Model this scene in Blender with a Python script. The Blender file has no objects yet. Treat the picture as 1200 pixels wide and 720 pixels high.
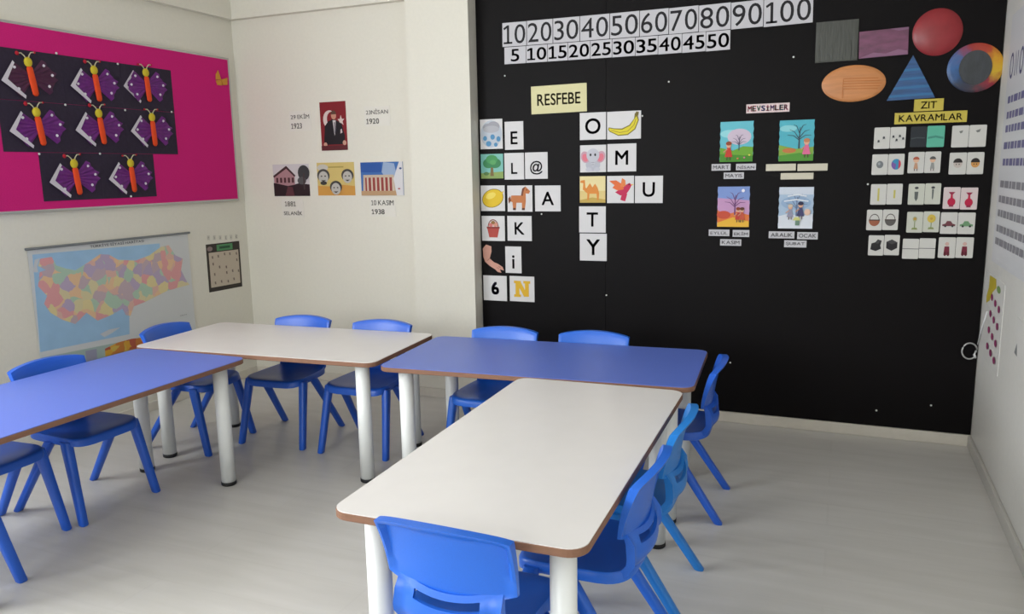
import bpy, math, random
from mathutils import Vector, Matrix

# ------------------------------------------------------------------ camera, light, exposure
scn = bpy.context.scene
COL = scn.collection
random.seed(4)
FPX, YAW, PITCH, ROLL = 924.3, 0.3982, 0.1712, -0.0183     # focal length in pixels of the 1200x720 frame
CAM = Vector((0, 0, 1.2619))                                # eye height, metres
DEPTH, LEFT, RIGHT, FRONT, CEIL = 3.933, -3.450, 0.578, -2.6, 2.80

_f = Vector((-math.sin(YAW)*math.cos(PITCH), math.cos(YAW)*math.cos(PITCH), -math.sin(PITCH)))
_r = Vector((math.cos(YAW), math.sin(YAW), 0)); _u = _r.cross(_f)
CR = _r*math.cos(ROLL) + _u*math.sin(ROLL)
CU = -_r*math.sin(ROLL) + _u*math.cos(ROLL)
cam_data = bpy.data.cameras.new('camera')
cam_data.sensor_width = 36.0
cam_data.lens = FPX/1200*36.0
cam = bpy.data.objects.new('camera', cam_data)
COL.objects.link(cam)
m = Matrix.Identity(4)
for i in range(3):
    m[i][0] = CR[i]; m[i][1] = CU[i]; m[i][2] = -_f[i]; m[i][3] = CAM[i]
cam.matrix_world = m
scn.camera = cam

world = bpy.data.worlds.new('sky'); scn.world = world
world.use_nodes = True
bg = world.node_tree.nodes['Background']
bg.inputs[0].default_value = (0.75, 0.85, 1.0, 1)
bg.inputs[1].default_value = 1.2

def window_light(name, loc, rot, sx, sy, power, colour):
    d = bpy.data.lights.new(name, 'AREA')
    d.shape = 'RECTANGLE'; d.size = sx; d.size_y = sy; d.energy = power; d.color = colour
    o = bpy.data.objects.new(name, d); o.location = loc; o.rotation_euler = rot
    COL.objects.link(o)
    return o
# daylight entering by the windows the camera does not see: left wall near the camera, wall behind it
window_light('daylight_left_window', (LEFT-0.10, 0.30, 1.535), (0, math.radians(-90), 0), 1.17, 2.3, 74, (0.94, 0.975, 1.0))
window_light('daylight_front_window', (-2.1, FRONT-0.10, 1.535), (math.radians(90), 0, 0), 2.3, 1.17, 52, (0.94, 0.975, 1.0))

vs = scn.view_settings
vs.view_transform = 'Standard'; vs.look = 'None'; vs.exposure = 0.60; vs.gamma = 1.0; vs.use_curve_mapping = False

# ------------------------------------------------------------------ helpers
def lin(c):
    return tuple(((v/255)/12.92 if v/255 <= 0.04045 else ((v/255+0.055)/1.055)**2.4) for v in c)
_mats = {}
def mat(name, rgb, rough=0.6, spec=0.4, bump=0.0, scale=40, var=0.0, coat=0.0, metal=0.0, stretch=None):
    if name in _mats: return _mats[name]
    mt = bpy.data.materials.new(name); mt.use_nodes = True
    nt = mt.node_tree; b = nt.nodes['Principled BSDF']
    col = lin(rgb)
    b.inputs['Base Color'].default_value = (*col, 1)
    b.inputs['Roughness'].default_value = rough
    b.inputs['Specular IOR Level'].default_value = spec
    b.inputs['Metallic'].default_value = metal
    if coat: b.inputs['Coat Weight'].default_value = coat; b.inputs['Coat Roughness'].default_value = 0.15
    if var or bump:
        tc = nt.nodes.new('ShaderNodeTexCoord'); mp = nt.nodes.new('ShaderNodeMapping')
        nt.links.new(tc.outputs['Object'], mp.inputs[0])
        if stretch: mp.inputs['Scale'].default_value = stretch
        nz = nt.nodes.new('ShaderNodeTexNoise'); nz.inputs['Scale'].default_value = scale
        nz.inputs['Detail'].default_value = 5
        nt.links.new(mp.outputs[0], nz.inputs['Vector'])
        if var:
            rp = nt.nodes.new('ShaderNodeMapRange')
            rp.inputs[1].default_value = 0.3; rp.inputs[2].default_value = 0.7
            rp.inputs[3].default_value = 1-var; rp.inputs[4].default_value = 1+var
            nt.links.new(nz.outputs['Fac'], rp.inputs[0])
            mx = nt.nodes.new('ShaderNodeVectorMath'); mx.operation = 'SCALE'
            mx.inputs[0].default_value = col
            nt.links.new(rp.outputs[0], mx.inputs['Scale'])
            nt.links.new(mx.outputs[0], b.inputs['Base Color'])
        if bump:
            bp = nt.nodes.new('ShaderNodeBump'); bp.inputs['Strength'].default_value = bump
            bp.inputs['Distance'].default_value = 0.002
            nt.links.new(nz.outputs['Fac'], bp.inputs['Height'])
            nt.links.new(bp.outputs[0], b.inputs['Normal'])
    _mats[name] = mt
    return mt
def ink(rgb, rough=0.55):
    return mat('ink_%d_%d_%d' % tuple(rgb), rgb, rough, 0.3)

def obj(name, verts, faces, mats, parent=None, idx=None, smooth=False, loc=None):
    me = bpy.data.meshes.new(name)
    me.from_pydata([tuple(v) for v in verts], [], faces)
    if not isinstance(mats, (list, tuple)): mats = [mats]
    for mm in mats: me.materials.append(mm)
    if idx:
        for p, k in zip(me.polygons, idx): p.material_index = k
    if smooth:
        for p in me.polygons: p.use_smooth = True
    me.update()
    o = bpy.data.objects.new(name, me); COL.objects.link(o)
    if parent: o.parent = parent
    if loc is not None: o.location = loc
    return o
def tag(o, label=None, cat=None, group=None, kind=None):
    if label: o['label'] = label
    if cat: o['category'] = cat
    if group: o['group'] = group
    if kind: o['kind'] = kind
    return o
def empty(name, loc=(0, 0, 0), rz=0):
    o = bpy.data.objects.new(name, None); COL.objects.link(o)
    o.empty_display_size = 0.05
    o.location = loc; o.rotation_euler = (0, 0, rz)
    return o
def box(x0, x1, y0, y1, z0, z1, V=None, F=None):
    V = [] if V is None else V; F = [] if F is None else F
    n = len(V)
    V += [(x0,y0,z0),(x1,y0,z0),(x1,y1,z0),(x0,y1,z0),(x0,y0,z1),(x1,y0,z1),(x1,y1,z1),(x0,y1,z1)]
    F += [(n,n+3,n+2,n+1),(n+4,n+5,n+6,n+7),(n,n+1,n+5,n+4),(n+1,n+2,n+6,n+5),(n+2,n+3,n+7,n+6),(n+3,n,n+4,n+7)]
    return V, F
def box_obj(name, x0, x1, y0, y1, z0, z1, mt, parent=None):
    V, F = box(x0, x1, y0, y1, z0, z1)
    return obj(name, V, F, mt, parent)
def soften(o, w=0.003, seg=2):
    b = o.modifiers.new('bevel', 'BEVEL'); b.width = w; b.segments = seg; b.limit_method = 'ANGLE'
    return o
def rings(rs, cap0=True, cap1=True, V=None, F=None):
    """stack of closed rings of equal length, bottom to top"""
    V = [] if V is None else V; F = [] if F is None else F
    base = len(V); n = len(rs[0])
    for r in rs: V += [tuple(p) for p in r]
    for k in range(len(rs)-1):
        for i in range(n):
            j = (i+1) % n
            F.append((base+k*n+i, base+k*n+j, base+(k+1)*n+j, base+(k+1)*n+i))
    if cap0: F.append(tuple(base+i for i in reversed(range(n))))
    if cap1: F.append(tuple(base+(len(rs)-1)*n+i for i in range(n)))
    return V, F
def tube(pts, rad, n=8, V=None, F=None):
    pts = [Vector(p) for p in pts]; rs = []
    for i, p in enumerate(pts):
        d = (pts[min(i+1, len(pts)-1)] - pts[max(i-1, 0)]).normalized()
        a = Vector((0, 0, 1)) if abs(d.z) < 0.9 else Vector((1, 0, 0))
        s = d.cross(a).normalized(); t = s.cross(d).normalized()
        r = rad[i] if isinstance(rad, (list, tuple)) else rad
        rs.append([p + (s*math.cos(2*math.pi*k/n) - t*math.sin(2*math.pi*k/n))*r for k in range(n)])
    rs = [list(reversed(q)) for q in rs]
    return rings(rs, True, True, V, F)
def round_rect(w, h, r, seg=6):
    pts = []
    for cx, cy, a0 in ((w/2-r, h/2-r, 0), (-w/2+r, h/2-r, 90), (-w/2+r, -h/2+r, 180), (w/2-r, -h/2+r, 270)):
        for k in range(seg+1):
            a = math.radians(a0 + 90*k/seg)
            pts.append((cx+r*math.cos(a), cy+r*math.sin(a)))
    return pts

# pixel of the photograph -> point on a wall the thing hangs on
def ray(px, py): return _f + CR*((px-600)/FPX) - CU*((py-360)/FPX)
PL = {'back': (1, DEPTH, Vector((1,0,0)), Vector((0,-1,0))),
      'board': (1, DEPTH-0.012, Vector((1,0,0)), Vector((0,-1,0))),
      'left': (0, LEFT, Vector((0,1,0)), Vector((1,0,0))),
      'pink': (0, LEFT+0.020, Vector((0,1,0)), Vector((1,0,0))),
      'right': (0, RIGHT, Vector((0,-1,0)), Vector((-1,0,0)))}
UP = Vector((0, 0, 1))
def hit(plane, px, py):
    ax, val = PL[plane][:2]
    d = ray(px, py); return CAM + d*((val-CAM[ax])/d[ax])
def frame_on(plane, quad):
    """rectangle on a wall from four pixel corners TL TR BR BL -> (matrix, width, height)"""
    R, N = PL[plane][2:]
    q = [hit(plane, *p) for p in quad]
    c = (q[0]+q[1]+q[2]+q[3])/4
    e = ((q[1]-q[0]) + (q[2]-q[3]))/2; f = ((q[0]-q[3]) + (q[1]-q[2]))/2
    w, h = e.length, f.length
    a = math.atan2(e.dot(UP), e.dot(R)); b = math.atan2(-f.dot(R), f.dot(UP))
    a = (a+b)/2
    X = R*math.cos(a) + UP*math.sin(a); Y = -R*math.sin(a) + UP*math.cos(a)
    m = Matrix.Identity(4)
    for i in range(3): m[i][0] = X[i]; m[i][1] = Y[i]; m[i][2] = N[i]; m[i][3] = c[i]
    return m, w, h
def rect_px(x0, y0, x1, y1, plane=None):
    """pixel box -> quad that is level on the wall"""
    return [(x0, y0), (x1, y0), (x1, y1), (x0, y1)]
def level(plane, x0, y0, x1, y1):
    """box whose sides are level and plumb on the wall, taken from its pixel centre and size"""
    cx, cy = (x0+x1)/2, (y0+y1)/2
    R, N = PL[plane][2:]
    c = hit(plane, cx, cy)
    w = abs((hit(plane, x1, cy)-hit(plane, x0, cy)).dot(R)); h = abs((hit(plane, cx, y0)-hit(plane, cx, y1)).z)
    m = Matrix.Identity(4)
    for i in range(3): m[i][0] = R[i]; m[i][1] = UP[i]; m[i][2] = N[i]; m[i][3] = c[i]
    return m, w, h

T = 0.0016                                   # thickness of card
def sheet(name, fr, mt, label, cat, group=None, thick=T, shape=None, dz=0.0):
    mx, w, h = fr
    pts = shape or [(-w/2, -h/2), (w/2, -h/2), (w/2, h/2), (-w/2, h/2)]
    V, F = rings([[(x, y, dz) for x, y in pts], [(x, y, dz+thick) for x, y in pts]])
    o = obj(name, V, F, mt)
    o.matrix_world = mx
    tag(o, label, cat, group)
    return o
def ell(cx, cy, rx, ry, rot=0, n=20, a0=0, a1=360):
    c, s = math.cos(math.radians(rot)), math.sin(math.radians(rot)); P = []
    full = abs(a1-a0) >= 360
    for k in range(n if full else n+1):
        a = math.radians(a0+(a1-a0)*k/n); x, y = rx*math.cos(a), ry*math.sin(a)
        P.append((cx+c*x-s*y, cy+s*x+c*y))
    return P
def stroke(pts, w):
    L, Rr = [], []
    for i, p in enumerate(pts):
        a, b = pts[max(i-1, 0)], pts[min(i+1, len(pts)-1)]
        dx, dy = b[0]-a[0], b[1]-a[1]; l = math.hypot(dx, dy) or 1
        ww = w[i] if isinstance(w, (list, tuple)) else w
        L.append((p[0]-dy/l*ww/2, p[1]+dx/l*ww/2)); Rr.append((p[0]+dy/l*ww/2, p[1]-dx/l*ww/2))
    return L, Rr
def picture(name, parent, w, h, shapes, z0=T, step=0.00025):
    """flat print: shapes in unit card coordinates (0..1), each laid a hair above the last"""
    V, F, I, mats = [], [], [], []
    z = z0
    for s in shapes:
        kind, rgb = s[0], s[1]
        mt = ink(rgb)
        if mt not in mats: mats.append(mt)
        k = mats.index(mt); z += step
        U = lambda p: ((p[0]-0.5)*w, (p[1]-0.5)*h, z)
        if kind == 'P' or kind == 'E':
            pts = s[2] if kind == 'P' else ell(*s[2:])
            n = len(V); V += [U(p) for p in pts]
            ar = sum(pts[i][0]*pts[(i+1) % len(pts)][1]-pts[(i+1) % len(pts)][0]*pts[i][1] for i in range(len(pts)))
            ids = list(range(n, n+len(pts)))
            F.append(tuple(ids if ar > 0 else ids[::-1])); I.append(k)
        else:
            L, Rr = stroke(s[2], s[3])
            n = len(V); m_ = len(L)
            V += [U(p) for p in L] + [U(p) for p in Rr]
            for i in range(m_-1):
                F.append((n+m_+i, n+m_+i+1, n+i+1, n+i)); I.append(k)
    o = obj(name, V, F, mats, parent, I)
    return o
_glyphs = {}
def glyph(ch):
    if ch in _glyphs: return _glyphs[ch]
    if ch == '1':                                # upright with a flag and a foot
        V = [(.20, 0), (.29, 0), (.29, .68), (.21, .68), (.05, .58), (.08, .51), (.20, .58), (.06, 0), (.42, 0), (.42, .07), (.06, .07)]
        g = (V, [(0, 1, 2, 3, 4, 5, 6), (7, 8, 9, 10)])
    else:
        cu = bpy.data.curves.new('glyph', 'FONT'); cu.body = ch; cu.resolution_u = 4
        tmp = bpy.data.objects.new('glyph', cu); COL.objects.link(tmp)
        bpy.context.view_layer.update()
        me = bpy.data.meshes.new_from_object(tmp.evaluated_get(bpy.context.evaluated_depsgraph_get()))
        g = ([(v.co.x, v.co.y) for v in me.vertices], [tuple(p.vertices) for p in me.polygons])
        bpy.data.objects.remove(tmp, do_unlink=True); bpy.data.curves.remove(cu); bpy.data.meshes.remove(me)
    _glyphs[ch] = g
    return g
def lettering(name, parent, text, w, h, mt, cx=0, cy=0, z=T+0.0002, bold=0.0, stretch=True, rz=0, max_aspect=1.5):
    V, F = [], []; pen = 0.0
    for ch in text:
        if ch == ' ': pen += 0.26; continue
        gv, gf = glyph(ch); x0 = min(p[0] for p in gv); x1 = max(p[0] for p in gv)
        sh = [(0, 0)] if bold <= 0 else [(-bold, -bold), (bold, -bold), (-bold, bold), (bold, bold), (0, 0)]
        for dx, dy in sh:
            n = len(V)
            V += [(p[0]-x0+pen+dx, p[1]+dy) for p in gv]; F += [tuple(i+n for i in f) for f in gf]
        pen += x1-x0+0.09
    xs = [v[0] for v in V]; ys = [v[1] for v in V]
    tw, th = max(xs)-min(xs), max(ys)-min(ys)
    sx, sy = w/tw, h/th
    if stretch: sx = min(sx, sy*max_aspect); sy = min(sy, sx*1.8)
    else: sx = sy = min(sx, sy)
    mx, my = (max(xs)+min(xs))/2, (max(ys)+min(ys))/2
    o = obj(name, [((x-mx)*sx, (y-my)*sy, 0) for x, y in V], F, mt, parent)
    o.location = (cx, cy, z); o.rotation_euler = (0, 0, rz)
    return o

# ------------------------------------------------------------------ materials
M_WALL = mat('painted_wall', (226, 222, 209), 0.75, 0.25, 0.05, 60, 0.015)
M_WALL_R = mat('painted_wall_glossy', (214, 212, 206), 0.45, 0.4, 0.05, 50, 0.02)
M_CEIL = mat('ceiling_paint', (238, 236, 230), 0.9, 0.1)
M_BASE = mat('baseboard_white', (214, 208, 196), 0.5, 0.4, 0, 30, 0.03)
M_BASE_R = mat('baseboard_grey', (192, 189, 182), 0.5, 0.4, 0, 30, 0.03)
M_BLACK = mat('black_board_felt', (12, 9, 10), 0.50, 0.11, 0.10, 120, 0.10)
M_PINK = mat('magenta_felt', (206, 40, 120), 0.9, 0.1, 0.35, 220, 0.06)
M_ALU = mat('aluminium', (190, 190, 188), 0.4, 0.5, metal=0.6)
M_WHITE_TOP = mat('white_laminate', (226, 222, 219), 0.30, 0.45, 0, 14, 0.012)
M_BLUE_TOP = mat('blue_laminate', (94, 118, 204), 0.36, 0.5, 0.0, 300, 0.04)
M_EDGE = mat('brown_edge_band', (134, 98, 78), 0.5, 0.3, 0, 30, 0.08, stretch=(1, 1, 8))
M_LEG = mat('white_table_leg', (236, 238, 236), 0.30, 0.5, 0, 20, 0.01)
M_FOOT = mat('black_foot_cap', (22, 22, 24), 0.5, 0.4)
M_CHAIR = [mat('chair_plastic_blue', (34, 104, 212), 0.33, 0.5, 0.06, 300, 0.03),
           mat('chair_plastic_light_blue', (34, 126, 210), 0.36, 0.5, 0.06, 300, 0.03),
           mat('chair_plastic_deep_blue', (36, 96, 206), 0.33, 0.5, 0.06, 300, 0.03)]
M_CARD = mat('white_card', (216, 214, 214), 0.5, 0.35)
M_CARD_G = mat('grey_white_card', (196, 194, 198), 0.5, 0.35)
M_CREAM = mat('cream_card', (216, 210, 160), 0.5, 0.35)
M_YELLOW = mat('yellow_card', (196, 178, 74), 0.5, 0.35)
M_INK = mat('black_ink', (26, 24, 28), 0.6, 0.3)
M_INK_G = mat('grey_ink', (84, 78, 76), 0.6, 0.3)

def floor_material():
    mt = bpy.data.materials.new('pale_vinyl_floor'); mt.use_nodes = True
    nt = mt.node_tree; b = nt.nodes['Principled BSDF']
    tc = nt.nodes.new('ShaderNodeTexCoord'); mp = nt.nodes.new('ShaderNodeMapping')
    mp.inputs['Scale'].default_value = (1.2, 9, 1)
    nt.links.new(tc.outputs['Object'], mp.inputs[0])
    nz = nt.nodes.new('ShaderNodeTexNoise'); nz.inputs['Scale'].default_value = 2.2; nz.inputs['Detail'].default_value = 8
    nt.links.new(mp.outputs[0], nz.inputs['Vector'])
    cr = nt.nodes.new('ShaderNodeValToRGB')
    cr.color_ramp.elements[0].position = 0.3; cr.color_ramp.elements[0].color = (*lin((200, 197, 191)), 1)
    cr.color_ramp.elements[1].position = 0.7; cr.color_ramp.elements[1].color = (*lin((209, 206, 201)), 1)
    nt.links.new(nz.outputs['Fac'], cr.inputs[0])
    br = nt.nodes.new('ShaderNodeTexBrick')
    br.inputs['Color1'].default_value = (1, 1, 1, 1); br.inputs['Color2'].default_value = (0.985, 0.984, 0.98, 1)
    br.inputs['Mortar'].default_value = (0.965, 0.963, 0.96, 1); br.inputs['Mortar Size'].default_value = 0.004
    br.inputs['Brick Width'].default_value = 1.3; br.inputs['Row Height'].default_value = 0.19; br.inputs['Scale'].default_value = 1
    nt.links.new(tc.outputs['Object'], br.inputs['Vector'])
    mx = nt.nodes.new('ShaderNodeMix'); mx.data_type = 'RGBA'; mx.blend_type = 'MULTIPLY'
    mx.inputs['Factor'].default_value = 1
    nt.links.new(cr.outputs[0], mx.inputs['A']); nt.links.new(br.outputs['Color'], mx.inputs['B'])
    nt.links.new(mx.outputs['Result'], b.inputs['Base Color'])
    b.inputs['Roughness'].default_value = 0.36; b.inputs['Specular IOR Level'].default_value = 0.45
    return mt

# ------------------------------------------------------------------ the room
def S(o): return tag(o, kind='structure')
S(box_obj('floor', LEFT-0.3, RIGHT+0.3, FRONT-0.3, DEPTH+0.3, -0.1, 0, floor_material()))
S(box_obj('ceiling', LEFT-0.3, RIGHT+0.3, FRONT-0.3, DEPTH+0.3, CEIL, CEIL+0.1, M_CEIL))
S(box_obj('wall_back', LEFT-0.3, RIGHT+0.3, DEPTH, DEPTH+0.2, 0, CEIL, M_WALL))
S(box_obj('wall_right', RIGHT, RIGHT+0.2, FRONT, DEPTH, 0, CEIL, M_WALL_R))
def wall_with_hole(name, axis, a0, a1, h0, h1, t0, t1):
    V, F = [], []
    f = (lambda p, q, z0, z1: box(t0, t1, p, q, z0, z1, V, F)) if axis == 'y' else (lambda p, q, z0, z1: box(p, q, t0, t1, z0, z1, V, F))
    f(a0, h0, 0, CEIL); f(h1, a1, 0, CEIL); f(h0, h1, 0, 0.92); f(h0, h1, 2.15, CEIL)
    return S(obj(name, V, F, M_WALL))
wall_with_hole('wall_left', 'y', FRONT, DEPTH, -0.88, 1.48, LEFT-0.2, LEFT)
wall_with_hole('wall_front', 'x', LEFT, RIGHT, -3.28, -0.92, FRONT-0.2, FRONT)
M_FRAME = mat('window_frame_white', (236, 236, 234), 0.4, 0.4)
def window(name, axis, h0, h1, t):
    V, F = [], []
    f = (lambda p, q, z0, z1: box(t-0.03, t+0.03, p, q, z0, z1, V, F)) if axis == 'y' else (lambda p, q, z0, z1: box(p, q, t-0.03, t+0.03, z0, z1, V, F))
    f(h0, h1, 0.92, 0.98); f(h0, h1, 2.09, 2.15); f(h0, h0+0.05, 0.98, 2.09); f(h1-0.05, h1, 0.98, 2.09)
    for k in (1, 2):
        c = h0+(h1-h0)*k/3; f(c-0.03, c+0.03, 0.98, 2.09)
    return S(obj(name, V, F, M_FRAME))
window('window_1', 'y', -0.88, 1.48, LEFT-0.06)
window('window_2', 'x', -3.28, -0.92, FRONT-0.06)
# column between the pale wall and the black board, ledge band along the top of the pale walls
XC0 = hit('back', 487, 60).x; XC1 = hit('back', 559, 60).x
S(box_obj('wall_column', XC0, XC1, DEPTH-0.10, DEPTH, 0, CEIL, M_WALL))
ZL = 2.178
S(box_obj('trim_1', LEFT+0.04, XC0, DEPTH-0.04, DEPTH, ZL, CEIL, M_WALL))
S(box_obj('trim_2', LEFT, LEFT+0.04, FRONT, DEPTH, ZL, CEIL, M_WALL))
BZ = 0.052
soften(S(box_obj('baseboard_back', XC1, RIGHT, DEPTH-0.022, DEPTH, 0, BZ, M_BASE)), 0.003)
soften(S(box_obj('baseboard_column', XC0, XC1, DEPTH-0.112, DEPTH-0.10, 0, BZ, M_BASE)), 0.003)
soften(S(box_obj('baseboard_rear_left', LEFT, XC0, DEPTH-0.012, DEPTH, 0, BZ, M_BASE)), 0.003)
soften(S(box_obj('baseboard_left', LEFT, LEFT+0.012, FRONT, DEPTH-0.012, 0, BZ, M_BASE)), 0.003)
soften(S(box_obj('baseboard_right', RIGHT-0.014, RIGHT, FRONT, DEPTH-0.022, 0, BZ, M_BASE_R)), 0.003)

# black display board: two sheets side by side
bb = empty('black_display_board', (0, DEPTH, BZ))
tag(bb, 'large black display board covering the back wall beside the column', 'display board')
seams = [XC1+0.002, hit('back', 711, 60).x, RIGHT-0.002]
for a, b in zip(seams[:-1], seams[1:]):
    o = box_obj('board_panel', a+0.0003, b-0.0003, -0.012, -0.001, 0.001, 2.62-BZ, M_BLACK, bb)
    soften(o, 0.001, 1)

# ------------------------------------------------------------------ tables
TOP_H, TOP_T = 0.525, 0.020
def table(x, y, rz, top_mat, label):
    t = empty('classroom_table', (x, y, 0), rz)
    tag(t, label, 'table', 'tables pushed together in a U')
    L_, W_ = 1.2, 0.592
    P = round_rect(L_, W_, 0.045, 7); Pi = round_rect(L_-0.004, W_-0.004, 0.043, 7)
    z0, z1 = TOP_H-TOP_T, TOP_H-0.002
    # edge band and laminate skin of the top
    V, F = rings([[(a, b, z0) for a, b in Pi], [(a, b, z0+0.002) for a, b in P], [(a, b, z1-0.001) for a, b in P], [(a, b, z1) for a, b in Pi]])
    e = obj('edge_band', V, F, M_EDGE, t)
    V, F = rings([[(a, b, z1) for a, b in Pi], [(a, b, z1+0.002) for a, b in Pi]])
    obj('tabletop', V, F, top_mat, t)
    for sx in (-1, 1):
        for sy in (-1, 1):
            cx, cy = sx*(L_/2-0.088), sy*(W_/2-0.071)
            c = lambda r, z: [(cx+r*math.cos(2*math.pi*k/24), cy+r*math.sin(2*math.pi*k/24), z) for k in range(24)]
            V, F = rings([c(0.029, 0.016), c(0.029, z0-0.004)])
            lg = obj('leg', V, F, M_LEG, t, smooth=False)
            for p in lg.data.polygons: p.use_smooth = len(p.vertices) == 4
            V, F = rings([c(0.027, 0), c(0.0305, 0.003), c(0.0305, 0.016)])
            ft = obj('foot_cap', V, F, M_FOOT, lg)
            for p in ft.data.polygons: p.use_smooth = len(p.vertices) == 4
            V, F = rings([c(0.042, z0-0.004), c(0.042, z0)])
            obj('mounting_plate', V, F, M_ALU, lg)
    return t
table(-0.744, 1.968, 1.5925, M_WHITE_TOP, 'white-topped classroom table nearest the camera, running away from it')
table(-1.059, 2.869, 0.072, M_BLUE_TOP, 'blue-topped classroom table in front of the black board')
table(-2.297, 2.826, 0.062, M_WHITE_TOP, 'white-topped classroom table in the far left corner below the small pictures')
table(-2.520, 1.888, 1.578, M_BLUE_TOP, 'blue-topped classroom table at the left edge in front of the map')

# ------------------------------------------------------------------ chairs
def shell(front, rear, keep=lambda i, j: True):
    """sheet of real thickness from two equal grids; cells can be left out as openings"""
    nv, nu = len(front), len(front[0]); V = [p for r in front for p in r] + [p for r in rear for p in r]
    off = nv*nu; F = []; cnt = {}
    def e(a, b): cnt[(a, b)] = cnt.get((a, b), 0)+1
    for j in range(nv-1):
        for i in range(nu-1):
            if not keep(i, j): continue
            a, b, c, d = j*nu+i, j*nu+i+1, (j+1)*nu+i+1, (j+1)*nu+i
            F.append((a, b, c, d)); F.append((off+d, off+c, off+b, off+a))
            e(a, b); e(b, c); e(c, d); e(d, a)
    for (a, b) in list(cnt):
        if (b, a) not in cnt: F.append((b, a, off+a, off+b))
    return V, F
def interp(tab, x):
    for (x0, *a), (x1, *b) in zip(tab[:-1], tab[1:]):
        if x <= x1:
            t = (x-x0)/(x1-x0); t = t*t*(3-2*t)
            return [p+(q-p)*t for p, q in zip(a, b)]
    return list(tab[-1][1:])
def make_chair_meshes():
    out = {}
    # seat: dished pan with a turned-down rim
    n = 40
    def loop(s, dz, grow=0.0):
        r = []
        for k in range(n):
            a = 2*math.pi*k/n; c, sn = math.cos(a), math.sin(a)
            ex = 2/5.0
            x = math.copysign(abs(c)**ex, c); y = math.copysign(abs(sn)**ex, sn)
            hw = 0.148 + 0.008*y
            X = x*s*(hw+grow); Y = 0.015 + y*s*(0.148+grow)
            z = 0.322 + dz - 0.012*(1-s*s)*(1 if s < 1 else 0)
            z += -0.009*max(0, (Y-0.11)/0.05)**2 + 0.008*max(0, (-Y-0.06)/0.07)**2
            r.append((X, Y, z))
        return r
    rs = [loop(0.96, -0.016), loop(0.985, -0.030, 0.0), loop(1.0, -0.028, 0.002), loop(1.0, -0.006, 0.002), loop(0.985, 0.0), loop(0.94, 0.001),
          loop(0.8, 0), loop(0.6, 0), loop(0.35, 0), loop(0.12, 0)]
    out['seat'] = rings(rs)
    # backrest: lower stem with a slot, wide upper panel with a lip round its rear edge
    prof = [(0.300, -0.116, 0.124), (0.322, -0.134, 0.126), (0.345, -0.150, 0.128), (0.38, -0.146, 0.124), (0.415, -0.129, 0.120), (0.47, -0.129, 0.125)]
    nu, zs = 17, [0.300, 0.309, 0.318, 0.328, 0.340, 0.350, 0.358, 0.366, 0.374, 0.394, 0.401, 0.406]
    fr, re = [], []
    for z in zs:
        y, w = interp(prof, z); a, b = [], []
        for i in range(nu):
            u = -1+2*i/(nu-1)
            zz = z + (0.020*u*u*max(0, min(1, (z-0.335)/0.04)))
            edge = 0.012*max(0, min(1, (0.405-z)/0.03)) if i in (0, nu-1) else 0
            a.append((u*w, y+0.026*u*u, zz)); b.append((u*w, y+0.026*u*u-0.009-edge, zz))
        fr.append(a); re.append(b)
    V, F = shell(fr, re, lambda i, j: not (j == 8 and 3 <= i < nu-4))
    us = [-1, -0.955, -0.9] + [-0.8+1.6*k/12 for k in range(13)] + [0.9, 0.955, 1]
    vsx = [0, 0.05, 0.11, 0.25, 0.4, 0.55, 0.7, 0.8, 0.88, 0.94, 1]
    fr, re = [], []
    for j, v in enumerate(vsx):
        a, b = [], []
        for i, u in enumerate(us):
            zt = 0.567 - 0.015*u*u - 0.003*abs(u)**10; zb = 0.394 + 0.024*u*u
            z = zb+(zt-zb)*v
            w = 0.151 + 0.004*v
            y = -0.126 - 0.022*v*v - 0.012*v + 0.025*u*u*(0.85+0.15*v)
            rim = i in (0, 1, len(us)-1, len(us)-2) or j in (0, len(vsx)-1, len(vsx)-2)
            if i in (0, len(us)-1) or j in (0, len(vsx)-1): dy0 = -0.003
            else: dy0 = 0
            a.append((u*w, y+dy0, z)); b.append((u*w, y-((0.012+0.014*v) if rim else 0.008), z))
        fr.append(a); re.append(b)
    V2, F2 = shell(fr, re)
    n0 = len(V); V = V+V2; F = F+[tuple(q+n0 for q in f) for f in F2]
    out['backrest'] = (V, F)
    def leg(top, foot, sx):
        rr = []
        for z, wx, wy in ((0, 0.0115, 0.0125), (0.004, 0.0145, 0.0155), (0.05, 0.0148, 0.016), (0.15, 0.0155, 0.0175), (top[2]-0.02, 0.017, 0.021), (top[2], 0.016, 0.02)):
            t = z/top[2]; cx = foot[0]+(top[0]-foot[0])*t; cy = foot[1]+(top[1]-foot[1])*t
            q = []
            for k in range(16):
                a = 2*math.pi*k/16; c, s = math.cos(a), math.sin(a); ex = 2/3.2
                q.append((sx*cx + wx*math.copysign(abs(c)**ex, c), cy+wy*math.copysign(abs(s)**ex, s), z))
            rr.append(q)
        return rings(rr)
    for sx in (-1, 1):
        out['f%d' % sx] = leg((0.147, 0.108, 0.308), (0.167, 0.178), sx)
        out['r%d' % sx] = leg((0.146, 0.020, 0.300), (0.167, -0.182), sx)
    return out
CM = make_chair_meshes(); _cm = {}
def chair_mesh(key, name, mi):
    if (key, mi) not in _cm:
        me = bpy.data.meshes.new(name); V, F = CM[key]
        me.from_pydata(V, [], F); me.materials.append(M_CHAIR[mi])
        for p in me.polygons: p.use_smooth = True
        me.set_sharp_from_angle(angle=math.radians(48)); me.update()
        _cm[(key, mi)] = me
    return _cm[(key, mi)]
def chair(x, y, dx, dy, mi, label):
    t = empty('school_chair', (x, y, 0), math.atan2(-dx, dy))
    tag(t, label, 'chair', 'blue plastic chairs round the tables')
    for key, nm in (('seat', 'seat'), ('backrest', 'backrest'), ('f-1', 'leg'), ('f1', 'leg'), ('r-1', 'leg'), ('r1', 'leg')):
        o = bpy.data.objects.new(nm, chair_mesh(key, nm, mi)); COL.objects.link(o); o.parent = t
    return t
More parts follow.
